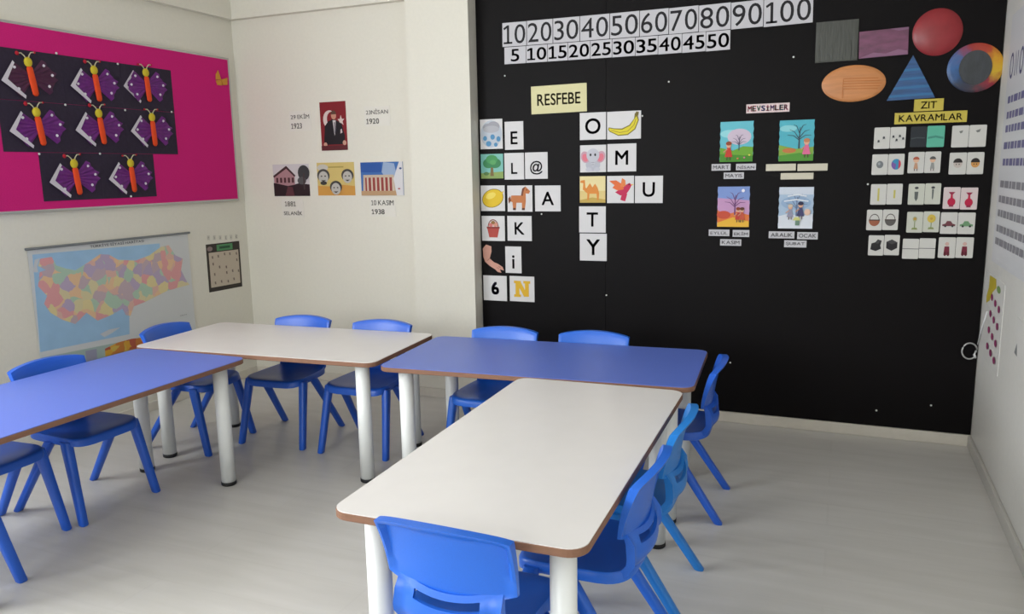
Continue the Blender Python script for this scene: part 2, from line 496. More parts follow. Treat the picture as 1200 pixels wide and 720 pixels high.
chair(-0.714, 1.466, 0.02, 1, 0, 'blue plastic chair with its back to the camera at the near table end')
chair(-0.549, 1.815, -1, 0.03, 0, 'blue plastic chair nearest the camera on the right side of the white table')
chair(-0.545, 2.200, -1, -0.02, 1, 'lighter blue plastic chair, middle one on the right side of the tables')
chair(-0.548, 2.882, -0.999, -0.048, 2, 'blue plastic chair at the right end of the blue table by the black board')
chair(-1.372, 3.046, 0.06, -1, 0, 'blue plastic chair behind the blue table, beside the column')
chair(-0.965, 3.078, 0.06, -1, 0, 'blue plastic chair behind the blue table, only its top edge against the black board')
chair(-2.449, 3.014, 0.08, -1, 2, 'blue plastic chair behind the far white table, left of the two there')
chair(-2.004, 3.030, 0.058, -1, 2, 'blue plastic chair behind the far white table, right one, beside the blue table')
chair(-2.818, 2.784, 0.343, 0.030, 2, 'blue plastic chair at the left end of the far white table, beside the map')
chair(-2.704, 2.070, 1, -0.01, 2, 'blue plastic chair in front of the map, its curved back above the blue table')
chair(-2.735, 1.689, 1, 0.0, 2, 'blue plastic chair cut by the left edge of the picture, only seat corner and legs')
chair(-2.524, 1.360, 0.0, 1, 2, 'blue plastic chair at the left edge of which only a single leg shows')

# ------------------------------------------------------------------ number cards on the black board
def zx(x, off, k): return off+x/k
tb = [588.5, 617.2, 648, 679.5, 714.5, 749.5, 783.8, 818.8, 856.6, 894.8, 953.2]
fb = [591, 616.5, 641.7, 665.5, 691.8, 717.3, 744.6, 771.2, 799.2, 827.2, 856]
mid = lambda x: 55.2 - 0.0785*(x-590)
top = lambda x: 27.2 - 0.0905*(x-590)
low = lambda x: 75.6 - 0.0655*(x-590)
ORD = ['first', 'second', 'third', 'fourth', 'fifth', 'sixth', 'seventh', 'eighth', 'ninth', 'last']
for i in range(10):
    a, b = tb[i]+0.4, tb[i+1]-0.4
    fr = frame_on('board', [(a, top(a)), (b, top(b)), (b, mid(b)), (a, mid(a))])
    o = sheet('number_card', fr, M_CARD_G, 'large white card reading %d, %s in the upper number row' % (10*(i+1), ORD[i]), 'number card', 'upper row of number cards')
    lettering('printed_number', o, str(10*(i+1)), fr[1]*0.92, fr[2]*0.80, M_INK, bold=0.0)
    a, b = fb[i]+0.3, fb[i+1]-0.3
    fr = frame_on('board', [(a, mid(a)+0.8), (b, mid(b)+0.8), (b, low(b)), (a, low(a))])
    o = sheet('number_card', fr, M_CARD_G, 'small white card reading %d, %s in the lower number row' % (5*(i+1), ORD[i]), 'number card', 'lower row of number cards')
    lettering('printed_number', o, str(5*(i+1)), fr[1]*(0.92 if i else 0.4), fr[2]*0.74, M_INK, bold=0.010)

# ------------------------------------------------------------------ word puzzle cards
def Z(x, y): return (550+x/2.572, 90+y/2.572)
def zl(x0, y0, x1, y1):
    return level('board', *Z(x0, y0), *Z(x1, y1))
fr = frame_on('board', [(622.7, 101.7), (687.3, 97), (688, 130), (622.7, 134.7)])
o = sheet('title_card', fr, M_CREAM, 'pale yellow title card reading RESFEBE on the black board', 'title card')
lettering('printed_word', o, 'RESFEBE', fr[1]*0.78, fr[2]*0.42, mat('olive_ink', (92, 84, 60), 0.6), bold=0.012, max_aspect=1.0)
for ch, bx_, sc, where in (
    ('E', (107, 135, 163, 220), .46, 'beside the rain cloud picture'), ('L', (106, 230, 165, 310), .42, 'beside the tree picture'),
    ('@', (168, 228, 236, 308), .52, 'right of the letter L'), ('A', (198, 328, 275, 406), .52, 'right of the horse picture'),
    ('K', (115, 420, 188, 495), .50, 'beside the bucket picture'), ('i', (109, 512, 157, 592), .50, 'beside the bent arm'),
    ('O', (333, 108, 412, 190), .58, 'left of the banana'), ('M', (416, 202, 503, 286), .52, 'right of the elephant'),
    ('U', (499, 299, 583, 381), .54, 'right of the red bird'), ('T', (331, 391, 411, 470), .54, 'below the camel picture'),
    ('Y', (333, 473, 414, 555), .58, 'lowest of its column, below the T')):
    fr = zl(*bx_)
    what = 'at sign @' if ch == '@' else 'letter %s' % ch
    o = sheet('letter_card', fr, M_CARD, 'white card with the black %s, %s' % (what, where), 'letter card', 'word puzzle cards')
    lettering('printed_letter', o, ch, fr[1]*0.6, fr[2]*sc, M_INK, bold=0.013, stretch=False, cy=-fr[2]*(0.08 if ch in 'EL@i' else 0))
W = (216, 214, 214)
def pic(name, bx_, bgm, label, shapes, part='printed_picture', conv=None):
    fr = (conv or zl)(*bx_)
    o = sheet(name, fr, bgm, label, 'picture card', 'word puzzle cards')
    picture(part, o, fr[1], fr[2], shapes)
    return o
GREY = (150, 150, 156)
pic('picture_card', (33, 128, 100, 218), M_CARD, 'picture card of a grey cloud with blue drops, top left of the puzzle', [
    ('E', (188, 196, 206), .5, .5, .48, .46), ('E', (160, 160, 168), .35, .72, .22, .14), ('E', (160, 160, 168), .6, .75, .28, .17), ('E', (178, 178, 184), .5, .66, .36, .12),
    ('E', (84, 142, 184), .22, .36, .09, .08), ('E', (84, 142, 184), .56, .40, .10, .09), ('E', (84, 142, 184), .82, .33, .09, .09), ('E', (84, 142, 184), .38, .18, .12, .09), ('E', (84, 142, 184), .7, .14, .08, .07)])
pic('picture_card', (35, 233, 102, 307), mat('aqua_card', (120, 186, 176), .5), 'picture card of a green tree on an aqua ground', [
    ('P', (140, 164, 92), [(0, 0), (1, 0), (1, .28), (0, .22)]), ('P', (126, 104, 62), [(.42, .1), (.58, .1), (.55, .5), (.45, .5)]),
    ('E', (60, 132, 84), .35, .62, .25, .2), ('E', (60, 132, 84), .65, .62, .26, .2), ('E', (72, 150, 90), .5, .78, .26, .18), ('E', (88, 160, 96), .55, .66, .14, .1), ('E', (90, 128, 72), .25, .2, .12, .07)])
pic('picture_card', (35, 328, 107, 405), M_CARD, 'picture card of a yellow lemon', [
    ('E', (150, 128, 30), .5, .5, .46, .36, 20), ('E', (226, 190, 40), .5, .5, .43, .33, 20), ('P', (226, 190, 40), [(.84, .72), (.98, .8), (.86, .58)]), ('E', (238, 214, 96), .42, .6, .22, .12, 20)])
pic('picture_card', (115, 328, 190, 407), M_CARD, 'picture card of a brown toy horse', [
    ('P', (196, 120, 70), [(.12, .4), (.16, .62), (.55, .62), (.62, .85), (.74, .95), (.92, .78), (.86, .68), (.74, .70), (.74, .38), (.70, .12), (.58, .12), (.58, .34), (.36, .34), (.34, .12), (.22, .12), (.2, .36)]),
    ('P', (120, 64, 40), [(.55, .62), (.60, .88), (.74, .97), (.66, .8), (.62, .6)]), ('P', (120, 64, 40), [(.12, .6), (.03, .5), (.06, .3), (.14, .42)]), ('E', (30, 20, 20), .78, .83, .02, .025),
    ('P', (90, 50, 34), [(.22, .06), (.34, .06), (.34, .14), (.22, .14)]), ('P', (90, 50, 34), [(.58, .06), (.70, .06), (.70, .14), (.58, .14)])])
pic('picture_card', (38, 420, 107, 495), M_CARD, 'picture card of a small red bucket', [
    ('P', (178, 70, 62), [(.24, .5), (.76, .5), (.68, .14), (.32, .14)]), ('P', (140, 50, 46), [(.22, .5), (.78, .5), (.78, .57), (.22, .57)]),
    ('L', (130, 70, 60), ell(.5, .55, .22, .3, 0, 12, 0, 180), .04), ('E', (214, 120, 116), .4, .64, .09, .08), ('E', (214, 150, 130), .6, .66, .1, .09), ('E', (150, 110, 60), .5, .74, .09, .07)])
fr = zl(40, 505, 105, 592)
arm = [(.02, .84), (.18, .98), (.42, .92), (.42, .74), (.33, .50), (.52, .38), (.72, .32), (.92, .22), (.98, .10), (.78, .14), (.86, .02), (.70, .04), (.56, .14), (.34, .24), (.12, .38), (.04, .56)]
o = sheet('picture_cutout', fr, mat('skin_print', (206, 152, 134), .55), 'cut-out picture of a bent bare arm on the black board', 'picture card', 'word puzzle cards', shape=[((x-.5)*fr[1], (y-.5)*fr[2]) for x, y in reversed(arm)])
picture('printed_lines', o, fr[1], fr[2], [('L', (160, 104, 90), [(.32, .5), (.22, .42)], .02), ('L', (160, 104, 90), [(.76, .15), (.66, .2)], .02), ('L', (160, 104, 90), [(.84, .18), (.74, .24)], .02)])
fr = zl(43, 600, 113, 675)
o = sheet('number_card', fr, M_CARD, 'white card with a bold dark 6 at the foot of the puzzle', 'number card', 'word puzzle cards')
lettering('printed_number', o, '6', fr[1]*.5, fr[2]*.52, mat('navy_ink', (32, 26, 56), .5), bold=0.035, stretch=False, rz=0.08)
fr = zl(122, 602, 196, 678)
o = sheet('letter_card', fr, M_CARD, 'white card with a yellow block letter N at the foot of the puzzle', 'letter card', 'word puzzle cards')
picture('printed_letter', o, fr[1], fr[2], [('P', (222, 176, 44), p) for p in (
    [(.24, .2), (.40, .2), (.40, .8), (.24, .8)], [(.62, .2), (.78, .2), (.78, .8), (.62, .8)], [(.26, .8), (.44, .8), (.76, .2), (.58, .2)],
    [(.18, .72), (.46, .72), (.46, .82), (.18, .82)], [(.18, .18), (.46, .18), (.46, .28), (.18, .28)], [(.56, .72), (.84, .72), (.84, .82), (.56, .82)])])
pic('picture_card', (415, 104, 517, 188), M_CARD, 'picture card of a yellow banana, right of the letter O', [
    ('P', (120, 110, 30), [(.03, .36), (.08, .28), (.34, .12), (.62, .14), (.84, .34), (.94, .66), (.90, .86), (.82, .92), (.80, .72), (.66, .5), (.44, .38), (.2, .40), (.05, .44)]),
    ('P', (222, 206, 52), [(.05, .36), (.1, .30), (.34, .155), (.61, .175), (.815, .36), (.91, .66), (.87, .80), (.82, .72), (.68, .47), (.45, .34), (.2, .37), (.07, .41)]),
    ('P', (110, 96, 40), [(.82, .86), (.92, .82), (.94, .95), (.86, .97)]), ('L', (170, 150, 40), [(.12, .33), (.38, .24), (.62, .28), (.80, .5), (.86, .72)], .025)])
pic('picture_card', (334, 206, 412, 288), M_CARD, 'picture card of a baby elephant with pink ears', [
    ('E', (186, 186, 196), .5, .28, .28, .24), ('E', (200, 158, 172), .2, .56, .17, .22, 20), ('E', (200, 158, 172), .8, .56, .17, .22, -20), ('E', (222, 120, 136), .2, .54, .11, .15, 20), ('E', (222, 120, 136), .8, .54, .11, .15, -20),
    ('E', (196, 196, 204), .5, .62, .25, .25), ('E', (196, 196, 204), .5, .4, .08, .2), ('E', (196, 196, 204), .34, .1, .12, .08), ('E', (196, 196, 204), .66, .1, .12, .08),
    ('E', (40, 36, 44), .41, .64, .035, .05), ('E', (40, 36, 44), .59, .64, .035, .05), ('L', (150, 150, 160), [(.44, .36), (.56, .36)], .02), ('L', (150, 150, 160), [(.45, .28), (.55, .28)], .02)])
pic('picture_card', (333, 300, 410, 380), mat('sand_card', (222, 198, 128), .5), 'picture card of an orange camel on sand', [
    ('P', (232, 216, 160), [(0, .45), (1, .45), (1, 1), (0, 1)]), ('P', (196, 166, 84), [(0, .1), (.5, .2), (1, .12), (1, 0), (0, 0)]),
    ('P', (222, 140, 60), [(.2, .42), (.3, .6), (.4, .74), (.5, .58), (.6, .72), (.7, .56), (.76, .36), (.74, .1), (.68, .1), (.66, .34), (.38, .34), (.36, .1), (.29, .1), (.3, .36)]),
    ('P', (222, 140, 60), [(.24, .42), (.12, .5), (.14, .74), (.02, .76), (.04, .84), (.2, .86), (.22, .58), (.32, .5)])])
pic('picture_card', (415, 299, 496, 381), M_CARD, 'picture card of a red and orange flying bird', [
    ('P', (196, 40, 84), [(.3, .4), (.5, .28), (.7, .3), (.84, .5), (.92, .66), (.84, .74), (.72, .68), (.56, .54)]), ('P', (226, 112, 60), [(.08, .82), (.34, .84), (.62, .66), (.62, .5), (.4, .46), (.2, .56), (.28, .66)]),
    ('P', (226, 130, 70), [(.5, .6), (.56, .92), (.68, .84), (.7, .62)]), ('P', (196, 40, 84), [(.56, .34), (.5, .12), (.68, .06), (.76, .34)]), ('P', (236, 190, 60), [(.9, .7), (1.0, .68), (.91, .64)]), ('E', (20, 10, 20), .82, .68, .025, .025)])

# ------------------------------------------------------------------ seasons
def sl(x0, y0, x1, y1): return level('board', 800+x0/3.6, 100+y0/3.6, 800+x1/3.6, 100+y1/3.6)
fr = sl(268, 77, 450, 115)
o = sheet('title_strip', fr, mat('pink_strip', (222, 200, 200), .5), 'small title strip with coloured letters above the season pictures', 'title card')
cols = [(196, 40, 70), (210, 90, 60), (60, 140, 110), (70, 90, 160), (196, 40, 90), (120, 70, 150), (200, 80, 60), (60, 130, 160), (180, 60, 110)]
for k, chh in enumerate('MEVSİMLER'):
    lettering('printed_letter', o, chh, fr[1]*0.095, fr[2]*0.62, ink(cols[k]), cx=fr[1]*(-0.42+0.105*k), bold=0.03)
def bare(c, x, y, s):
    L_ = [('L', c, [(x, y), (x, y+.3*s), (x+.02*s, y+.55*s)], [.05*s, .035*s, .02*s])]
    for dx, dy, b0 in ((-.3, .5, .25), (.3, .48, .28), (-.18, .62, .4), (.2, .62, .42), (-.36, .36, .22), (.36, .34, .24)):
        L_.append(('L', c, [(x, y+b0*s), (x+dx*.5*s, y+(b0+dy)*.55*s+.02), (x+dx*s, y+dy*s)], [.025*s, .018*s, .01*s]))
    return L_
def scene_card(bx_, label, shapes, ragged=True):
    fr = sl(*bx_)
    w, h = fr[1], fr[2]; pts = [(-w/2, -h/2), (w/2, -h/2)]
    for k in range(9): pts.append((w/2+(0.003 if k % 2 else 0)-0.0015, -h/2+h*(k+1)/10))
    pts += [(w/2, h/2), (-w/2, h/2)]
    for k in range(9): pts.append((-w/2+(0.003 if k % 2 else 0)-0.0015, h/2-h*(k+1)/10))
    o = sheet('season_picture', fr, ink(shapes[0][1]), label, 'picture card', 'season pictures', shape=pts)
    picture('printed_picture', o, w, h, shapes[1:])
girl = lambda x, y, s, c, c2: [('P', c, [(x-.12*s, y), (x+.12*s, y), (x+.05*s, y+.24*s), (x-.05*s, y+.24*s)]), ('E', (222, 170, 140), x, y+.3*s, .08*s, .07*s), ('E', c2, x, y+.34*s, .09*s, .05*s),
                               ('L', (200, 150, 120), [(x-.04*s, y+.2*s), (x-.16*s, y+.12*s)], .03*s), ('L', (90, 60, 60), [(x-.04*s, y), (x-.05*s, y-.08*s)], .03*s), ('L', (90, 60, 60), [(x+.04*s, y), (x+.05*s, y-.08*s)], .03*s)]
scene_card((158, 153, 297, 323), 'season picture of spring, blossom tree and red dressed child, upper left', [('', (104, 190, 204)),
    ('E', (150, 214, 220), .3, .7, .3, .1), ('P', (206, 190, 206), ell(.58, .62, .36, .2)), ('P', (110, 166, 52), [(0, 0), (1, 0), (1, .36), (.7, .38), (.4, .28), (0, .36)]), ('P', (74, 140, 44), [(0, 0), (1, 0), (1, .14), (0, .2)])] +
    bare((64, 60, 92), .58, .28, .62) + girl(.27, .12, 1.0, (196, 60, 44), (150, 70, 40)) + [('E', (216, 120, 150), .75, .1, .03, .02), ('E', (230, 220, 100), .9, .16, .03, .02), ('E', (220, 120, 80), .55, .08, .03, .02)])
scene_card((407, 147, 553, 320), 'season picture of a bare tree, green meadow and pink child, upper right', [('', (84, 178, 194)),
    ('E', (140, 208, 214), .25, .8, .25, .08), ('P', (134, 170, 70), [(0, 0), (1, 0), (1, .34), (.5, .3), (0, .4)]), ('P', (84, 150, 56), [(0, 0), (1, 0), (1, .16), (.6, .2), (0, .14)]), ('E', (196, 120, 70), .3, .26, .2, .06)] +
    bare((60, 74, 86), .58, .3, .95) + girl(.8, .16, 1.0, (222, 110, 150), (196, 130, 90)))
scene_card((147, 428, 281, 598), 'season picture of autumn in orange and violet, lower left', [('', (126, 150, 206)),
    ('P', (196, 150, 190), [(0, .25), (1, .25), (1, .66), (0, .72)]), ('P', (222, 120, 60), [(0, 0), (1, 0), (1, .3), (.6, .38), (.25, .3), (0, .42)]), ('P', (232, 180, 60), [(0, 0), (1, 0), (1, .14), (.5, .24), (0, .1)]), ('E', (200, 80, 56), .2, .3, .22, .1)] +
    bare((104, 60, 110), .55, .3, .9) + girl(.66, .18, .8, (190, 60, 50), (140, 60, 40)) + girl(.78, .18, .8, (196, 84, 60), (90, 50, 40)) + [('E', (236, 232, 240), .8, .9, .05, .04)])
scene_card((405, 430, 550, 605), 'season picture of winter with snow and two children, lower right', [('', (170, 192, 214)),
    ('P', (206, 214, 226), [(0, .82), (1, .82), (1, 1), (0, 1)]), ('P', (218, 222, 230), [(0, 0), (1, 0), (1, .36), (.6, .3), (.3, .36), (0, .3)]), ('E', (150, 176, 206), .5, .62, .44, .16)] +
    bare((104, 120, 150), .52, .3, .85) + [('L', (226, 230, 236), [(.15, .66), (.5, .7), (.86, .66)], .03), ('L', (226, 230, 236), [(.25, .78), (.55, .82), (.8, .78)], .03)] +
    girl(.34, .28, .8, (150, 150, 170), (206, 190, 170)) + girl(.64, .3, .9, (70, 70, 110), (50, 50, 80)) + [('E', (226, 190, 170), .84, .4, .09, .08), ('P', (110, 140, 120), [(.5, .08), (.62, .08), (.62, .2), (.5, .2)]), ('P', (206, 206, 130), [(.42, .2), (.66, .2), (.6, .28), (.48, .28)])])
for wd, bx_, pl in (('MART', (122, 332, 202, 360), 'first strip under the spring picture'), ('NİSAN', (225, 331, 309, 358), 'second strip under the spring picture'), ('MAYIS', (173, 368, 258, 395), 'lowest strip under the spring picture'),
                    ('', (351, 332, 477, 361), 'upper left'), ('', (484, 331, 611, 361), 'upper right'), ('', (413, 370, 551, 397), 'lowest'),
                    ('EYLÜL', (110, 609, 197, 636), 'first strip under the autumn picture'), ('EKİM', (211, 611, 281, 640), 'second strip under the autumn picture'), ('KASIM', (158, 650, 247, 677), 'lowest strip under the autumn picture'),
                    ('ARALIK', (363, 617, 471, 646), 'first strip under the winter picture'), ('OCAK', (483, 620, 570, 650), 'second strip under the winter picture'), ('ŞUBAT', (428, 655, 522, 684), 'lowest strip under the winter picture')):
    fr = sl(*bx_)
    if wd:
        o = sheet('month_strip', fr, M_CARD_G, 'narrow white strip reading %s, %s' % (wd, pl), 'label strip', 'month strips')
        lettering('printed_word', o, wd, fr[1]*.84, fr[2]*.56, mat('faded_ink', (92, 88, 92), .6), bold=0.01, max_aspect=2)
    else:
        o = sheet('month_strip', fr, mat('glare_washed_strip', (206, 200, 180), .5), 'month strip washed pale and blank by painted glare under the meadow picture, %s of three' % pl, 'label strip', 'month strips')  # glare on the strip put into its pale colour, month name left out

# ------------------------------------------------------------------ geometric shapes
def gp(x, y): return (940+x/4.5, y/4.5)
def gfr(pts):
    xs = [p[0] for p in pts]; ys = [p[1] for p in pts]
    fr = level('board', *gp(min(xs), min(ys)), *gp(max(xs), max(ys)))
    return fr
def foil(name, rgb, rough, scale, var, st=(1, 1, 1), bump=0.6):
    return mat(name, rgb, rough, 0.6, bump, scale, var, stretch=st)
fr = frame_on('board', [gp(73, 118), gp(297, 103), gp(293, 320), gp(70, 331)])
o = sheet('square_shape', fr, foil('dark_green_foil', (54, 56, 49), .4, 30, .25, (4, .4, 1)), 'dark grey-green wrapped square on the black board', 'paper shape', 'geometric shapes', thick=0.006)
picture('seam_line', o, fr[1], fr[2], [('L', (68, 70, 62), [(.0, .02), (1, .02)], .02), ('L', (68, 70, 62), [(.98, 0), (.98, 1)], .02), ('L', (52, 54, 48), [(.86, .1), (.84, .5)], .015)], z0=.006)
fr = frame_on('board', [gp(300, 167), gp(560, 146), gp(560, 290), gp(300, 307)])
o = sheet('rectangle_shape', fr, foil('purple_foil', (108, 56, 86), .35, 14, .3, (1, 3, 1)), 'shiny purple rectangle on the black board', 'paper shape', 'geometric shapes', thick=0.006)
picture('pale_fold', o, fr[1], fr[2], [('P', (138, 98, 124), [(.0, .0), (.3, .18), (.55, .1), (.8, .22), (.98, .14), (1, 0)]), ('P', (128, 92, 118), [(.62, 1), (.8, .9), (1, .92), (1, 1)])], z0=.006)
def dome(name, cx, cy, rx, ry, mt, label, bulge=0.012, parts=None):
    a, b = gp(cx-rx, cy-ry), gp(cx+rx, cy+ry)
    fr = level('board', *a, *b); w, h = fr[1], fr[2]; n = 40
    rs = [[(w/2*s*math.cos(2*math.pi*k/n), h/2*s*math.sin(2*math.pi*k/n), z) for k in range(n)] for s, z in ((1, 0), (1, .004), (.97, .006), (.85, .006+bulge*.4), (.6, .006+bulge*.75), (.3, .006+bulge*.95), (.05, .006+bulge))]
    V, F = rings(rs)
    o = obj(name, V, F, mt, smooth=True); o.matrix_world = fr[0]
    o.data.set_sharp_from_angle(angle=math.radians(50))
    tag(o, label, 'paper shape', 'geometric shapes')
    return o, fr
dome('circle_shape', 713, 170, 133, 125, mat('red_gloss', (142, 38, 44), .35, .5, .1, 20, .12), 'glossy red circle at the top of the black board', .016)
o, fr = dome('ellipse_shape', 270, 441, 169, 97, foil('orange_paper', (196, 128, 72), .45, 22, .12, (.3, 3, 1)), 'orange oval on the black board', .006)
picture('paper_ridges', o, fr[1], fr[2], [('L', (184, 110, 52), [(.34, .36+.07*k), (.94-.03*abs(k-2), .33+.07*k)], .018) for k in range(5)] + [('L', (184, 110, 52), [(.34, .1), (.34, .62)], .008)], z0=.0125)
P3 = [gp(585, 292), gp(445, 533), gp(700, 515)]
H3 = [hit('board', *p) for p in P3]; c3 = (H3[0]+H3[1]+H3[2])/3
mx3 = Matrix.Identity(4)
for i in range(3): mx3[i][0] = (1, 0, 0)[i]; mx3[i][1] = (0, 0, 1)[i]; mx3[i][2] = (0, -1, 0)[i]; mx3[i][3] = c3[i]
tri = [(p.x-c3.x, p.z-c3.z) for p in H3]
o = sheet('triangle_shape', (mx3, .1, .1), foil('blue_foil', (32, 80, 132), .3, 10, .3, (.6, 5, 1), .9), 'crinkled blue triangle between the oval and the round shapes', 'paper shape', 'geometric shapes', thick=.006, shape=tri)
bandV = []
tl = lambda p, q, t: (p[0]+(q[0]-p[0])*t, p[1]+(q[1]-p[1])*t)
for t0 in (.3, .5, .7, .88):
    a, b, c, d = tl(tri[0], tri[1], t0), tl(tri[0], tri[2], t0), tl(tri[0], tri[2], t0+.05), tl(tri[0], tri[1], t0+.06)
    bandV.append(('P', (58, 112, 158), [(p[0]+.5, p[1]+.5) for p in (a, b, c, d)]))
picture('foil_folds', o, 1, 1, bandV, z0=.006)
def multi_mat():
    mt = bpy.data.materials.new('multicolour_foil'); mt.use_nodes = True
    nt = mt.node_tree; b = nt.nodes['Principled BSDF']
    tc = nt.nodes.new('ShaderNodeTexCoord'); gr = nt.nodes.new('ShaderNodeTexGradient'); gr.gradient_type = 'RADIAL'
    nz = nt.nodes.new('ShaderNodeTexNoise'); nz.inputs['Scale'].default_value = 40
    ad = nt.nodes.new('ShaderNodeMath'); ad.operation = 'MULTIPLY_ADD'; ad.inputs[1].default_value = 0.16; ad.inputs[2].default_value = -0.08
    a2 = nt.nodes.new('ShaderNodeMath'); a2.operation = 'ADD'
    nt.links.new(tc.outputs['Object'], gr.inputs[0]); nt.links.new(tc.outputs['Object'], nz.inputs['Vector'])
    nt.links.new(nz.outputs['Fac'], ad.inputs[0]); nt.links.new(ad.outputs[0], a2.inputs[0]); nt.links.new(gr.outputs['Fac'], a2.inputs[1])
    cr = nt.nodes.new('ShaderNodeValToRGB'); e = cr.color_ramp.elements
    e[0].position = 0; e[0].color = (*lin((40, 92, 150)), 1); e[1].position = 1; e[1].color = (*lin((40, 92, 150)), 1)
    for p, c in ((.14, (30, 44, 70)), (.26, (60, 50, 60)), (.38, (150, 40, 56)), (.47, (206, 170, 40)), (.56, (206, 150, 36)), (.66, (176, 66, 40)), (.8, (150, 44, 44)), (.9, (70, 90, 140))):
        q = e.new(p); q.color = (*lin(c), 1)
    nt.links.new(a2.outputs[0], cr.inputs[0]); nt.links.new(cr.outputs[0], b.inputs['Base Color'])
    b.inputs['Roughness'].default_value = .35
    return mt
MULTI = multi_mat()
o, fr = dome('round_shape', 912, 358, 150, 130, MULTI, 'many-coloured disc with a dark centre beside the right wall', .004)
n = 30; V, F = rings([[(fr[1]*.29*math.cos(2*math.pi*k/n), fr[2]*.35*math.sin(2*math.pi*k/n), z) for k in range(n)] for z in (.008, .0125)])
obj('dark_centre', V, F, foil('dark_teal_foil', (46, 50, 54), .35, 30, .3, (2, .7, 1)), o)

# ------------------------------------------------------------------ opposites
for wd, bx_ in (('ZIT', (590, 522, 745, 585)), ('KAVRAMLAR', (485, 590, 866, 650))):
    a, b = gp(*bx_[:2]), gp(*bx_[2:])
    fr = level('board', *a, *b)
    o = sheet('title_card', fr, M_YELLOW, 'yellow title card reading %s above the opposites cards' % wd, 'title card')
    lettering('printed_word', o, wd, fr[1]*(.55 if wd == 'ZIT' else .88), fr[2]*.6, mat('olive_ink', (92, 84, 60), .6), bold=.012, max_aspect=2)
def pl_(x0, y0, x1, y1): return level('board', 1000+x0/4, 130+y0/4, 1000+x1/4, 130+y1/4)
M_PALE = mat('pale_card', (206, 204, 198), .5, .35)
M_PINKC = mat('pink_card', (214, 198, 197), .5, .35)
M_TEAL = mat('teal_card', (92, 178, 152), .5, .35)
M_DARKC = mat('dark_card', (34, 40, 46), .5, .35)
M_GREENC = mat('pale_green_card', (200, 201, 188), .5, .35)
ball = lambda c1, c2, c3: [('E', c1, .5, .5, .3, .26), ('P', c2, ell(.5, .5, .3, .26, 0, 10, -60, 60)), ('P', c3, [(.5, .5)] + ell(.5, .5, .3, .26, 0, 8, 150, 260))]
def figs(c, hair): return [('E', (222, 180, 150), .5, .62, .18, .13), ('P', hair, ell(.5, .64, .2, .14, 0, 10, 0, 180)), ('P', c, [(.36, .2), (.64, .2), (.58, .48), (.42, .48)]), ('L', (90, 70, 70), [(.42, .2), (.42, .1)], .05), ('L', (90, 70, 70), [(.58, .2), (.58, .1)], .05)]
dk = (70, 72, 76)
ant = lambda pts: [('E', dk, x, y, .07, .06) for x, y in pts] + [('L', dk, [(x-.08, y-.08), (x, y), (x+.09, y-.07)], .02) for x, y in pts]
face = lambda c: [('E', c, .5, .5, .26, .2), ('P', (40, 34, 34), ell(.5, .54, .27, .2, 0, 10, 0, 180)), ('E', (30, 26, 26), .42, .46, .03, .03), ('E', (30, 26, 26), .58, .46, .03, .03)]
stick = lambda a, b: [('L', (196, 186, 96), [(.5, a), (.5, b)], .12)]
shape1 = lambda f: [('P', (96, 100, 98), [(.38, .62), (.62, .62), (.6, .3), (.5, .16), (.4, .3)] if f else [(.44, .72), (.56, .72), (.54, .3), (.5, .2), (.46, .3)]), ('E', (70, 70, 74), .5, .8, .12, .06)]
vase = [('E', (188, 30, 68), .5, .32, .24, .19), ('P', (188, 30, 68), [(.42, .4), (.58, .4), (.55, .7), (.45, .7)]), ('P', (150, 40, 70), [(.3, .78), (.7, .78), (.56, .66), (.44, .66)]), ('P', (150, 40, 70), [(.36, .1), (.64, .1), (.6, .2), (.4, .2)])]
basket = lambda c: [('P', c, ell(.5, .5, .36, .3, 0, 12, 180, 360)), ('L', (70, 56, 50), ell(.5, .5, .3, .28, 0, 12, 0, 180), .04), ('L', (70, 56, 50), [(.14, .5), (.86, .5)], .05)]
flower = lambda c, up: [('P', (140, 150, 96), [(.3, .14), (.7, .14), (.64, .24), (.36, .24)]), ('L', (120, 140, 80), [(.5, .2), (.5, .55)], .05), ('E', c, .5, .66, .26 if up else .14, .2 if up else .12), ('E', (190, 150, 60), .5, .66, .09, .06)]
car = lambda c: [('P', c, [(.12, .44), (.3, .48), (.38, .6), (.6, .6), (.72, .48), (.9, .44), (.88, .36), (.12, .36)]), ('E', (50, 50, 50), .3, .36, .07, .05), ('E', (50, 50, 50), .72, .36, .07, .05)]
lump = [('P', (34, 32, 34), [(.14, .3), (.2, .6), (.45, .66), (.6, .8), (.86, .74), (.78, .5), (.84, .34), (.5, .22)]), ('P', (70, 68, 70), [(.45, .62), (.6, .76), (.8, .72), (.62, .58)])]
cube = [('P', (38, 36, 38), [(.14, .34), (.5, .22), (.86, .36), (.86, .64), (.5, .78), (.14, .66)]), ('P', (70, 68, 70), [(.14, .66), (.5, .78), (.86, .64), (.5, .54)])]
cross = [('L', (90, 90, 92), [(0, .5), (1, .5)], .03)]
kid = [('P', (120, 40, 60), [(.32, .14), (.68, .14), (.64, .56), (.36, .56)]), ('E', (206, 170, 160), .5, .68, .12, .09), ('P', (90, 30, 40), [(.36, .1), (.46, .1), (.46, .3), (.36, .3)]), ('P', (90, 30, 40), [(.54, .1), (.64, .1), (.64, .3), (.54, .3)])]
mark = [('P', (120, 122, 118), [(.42, .74), (.66, .78), (.6, .66), (.5, .64)])]
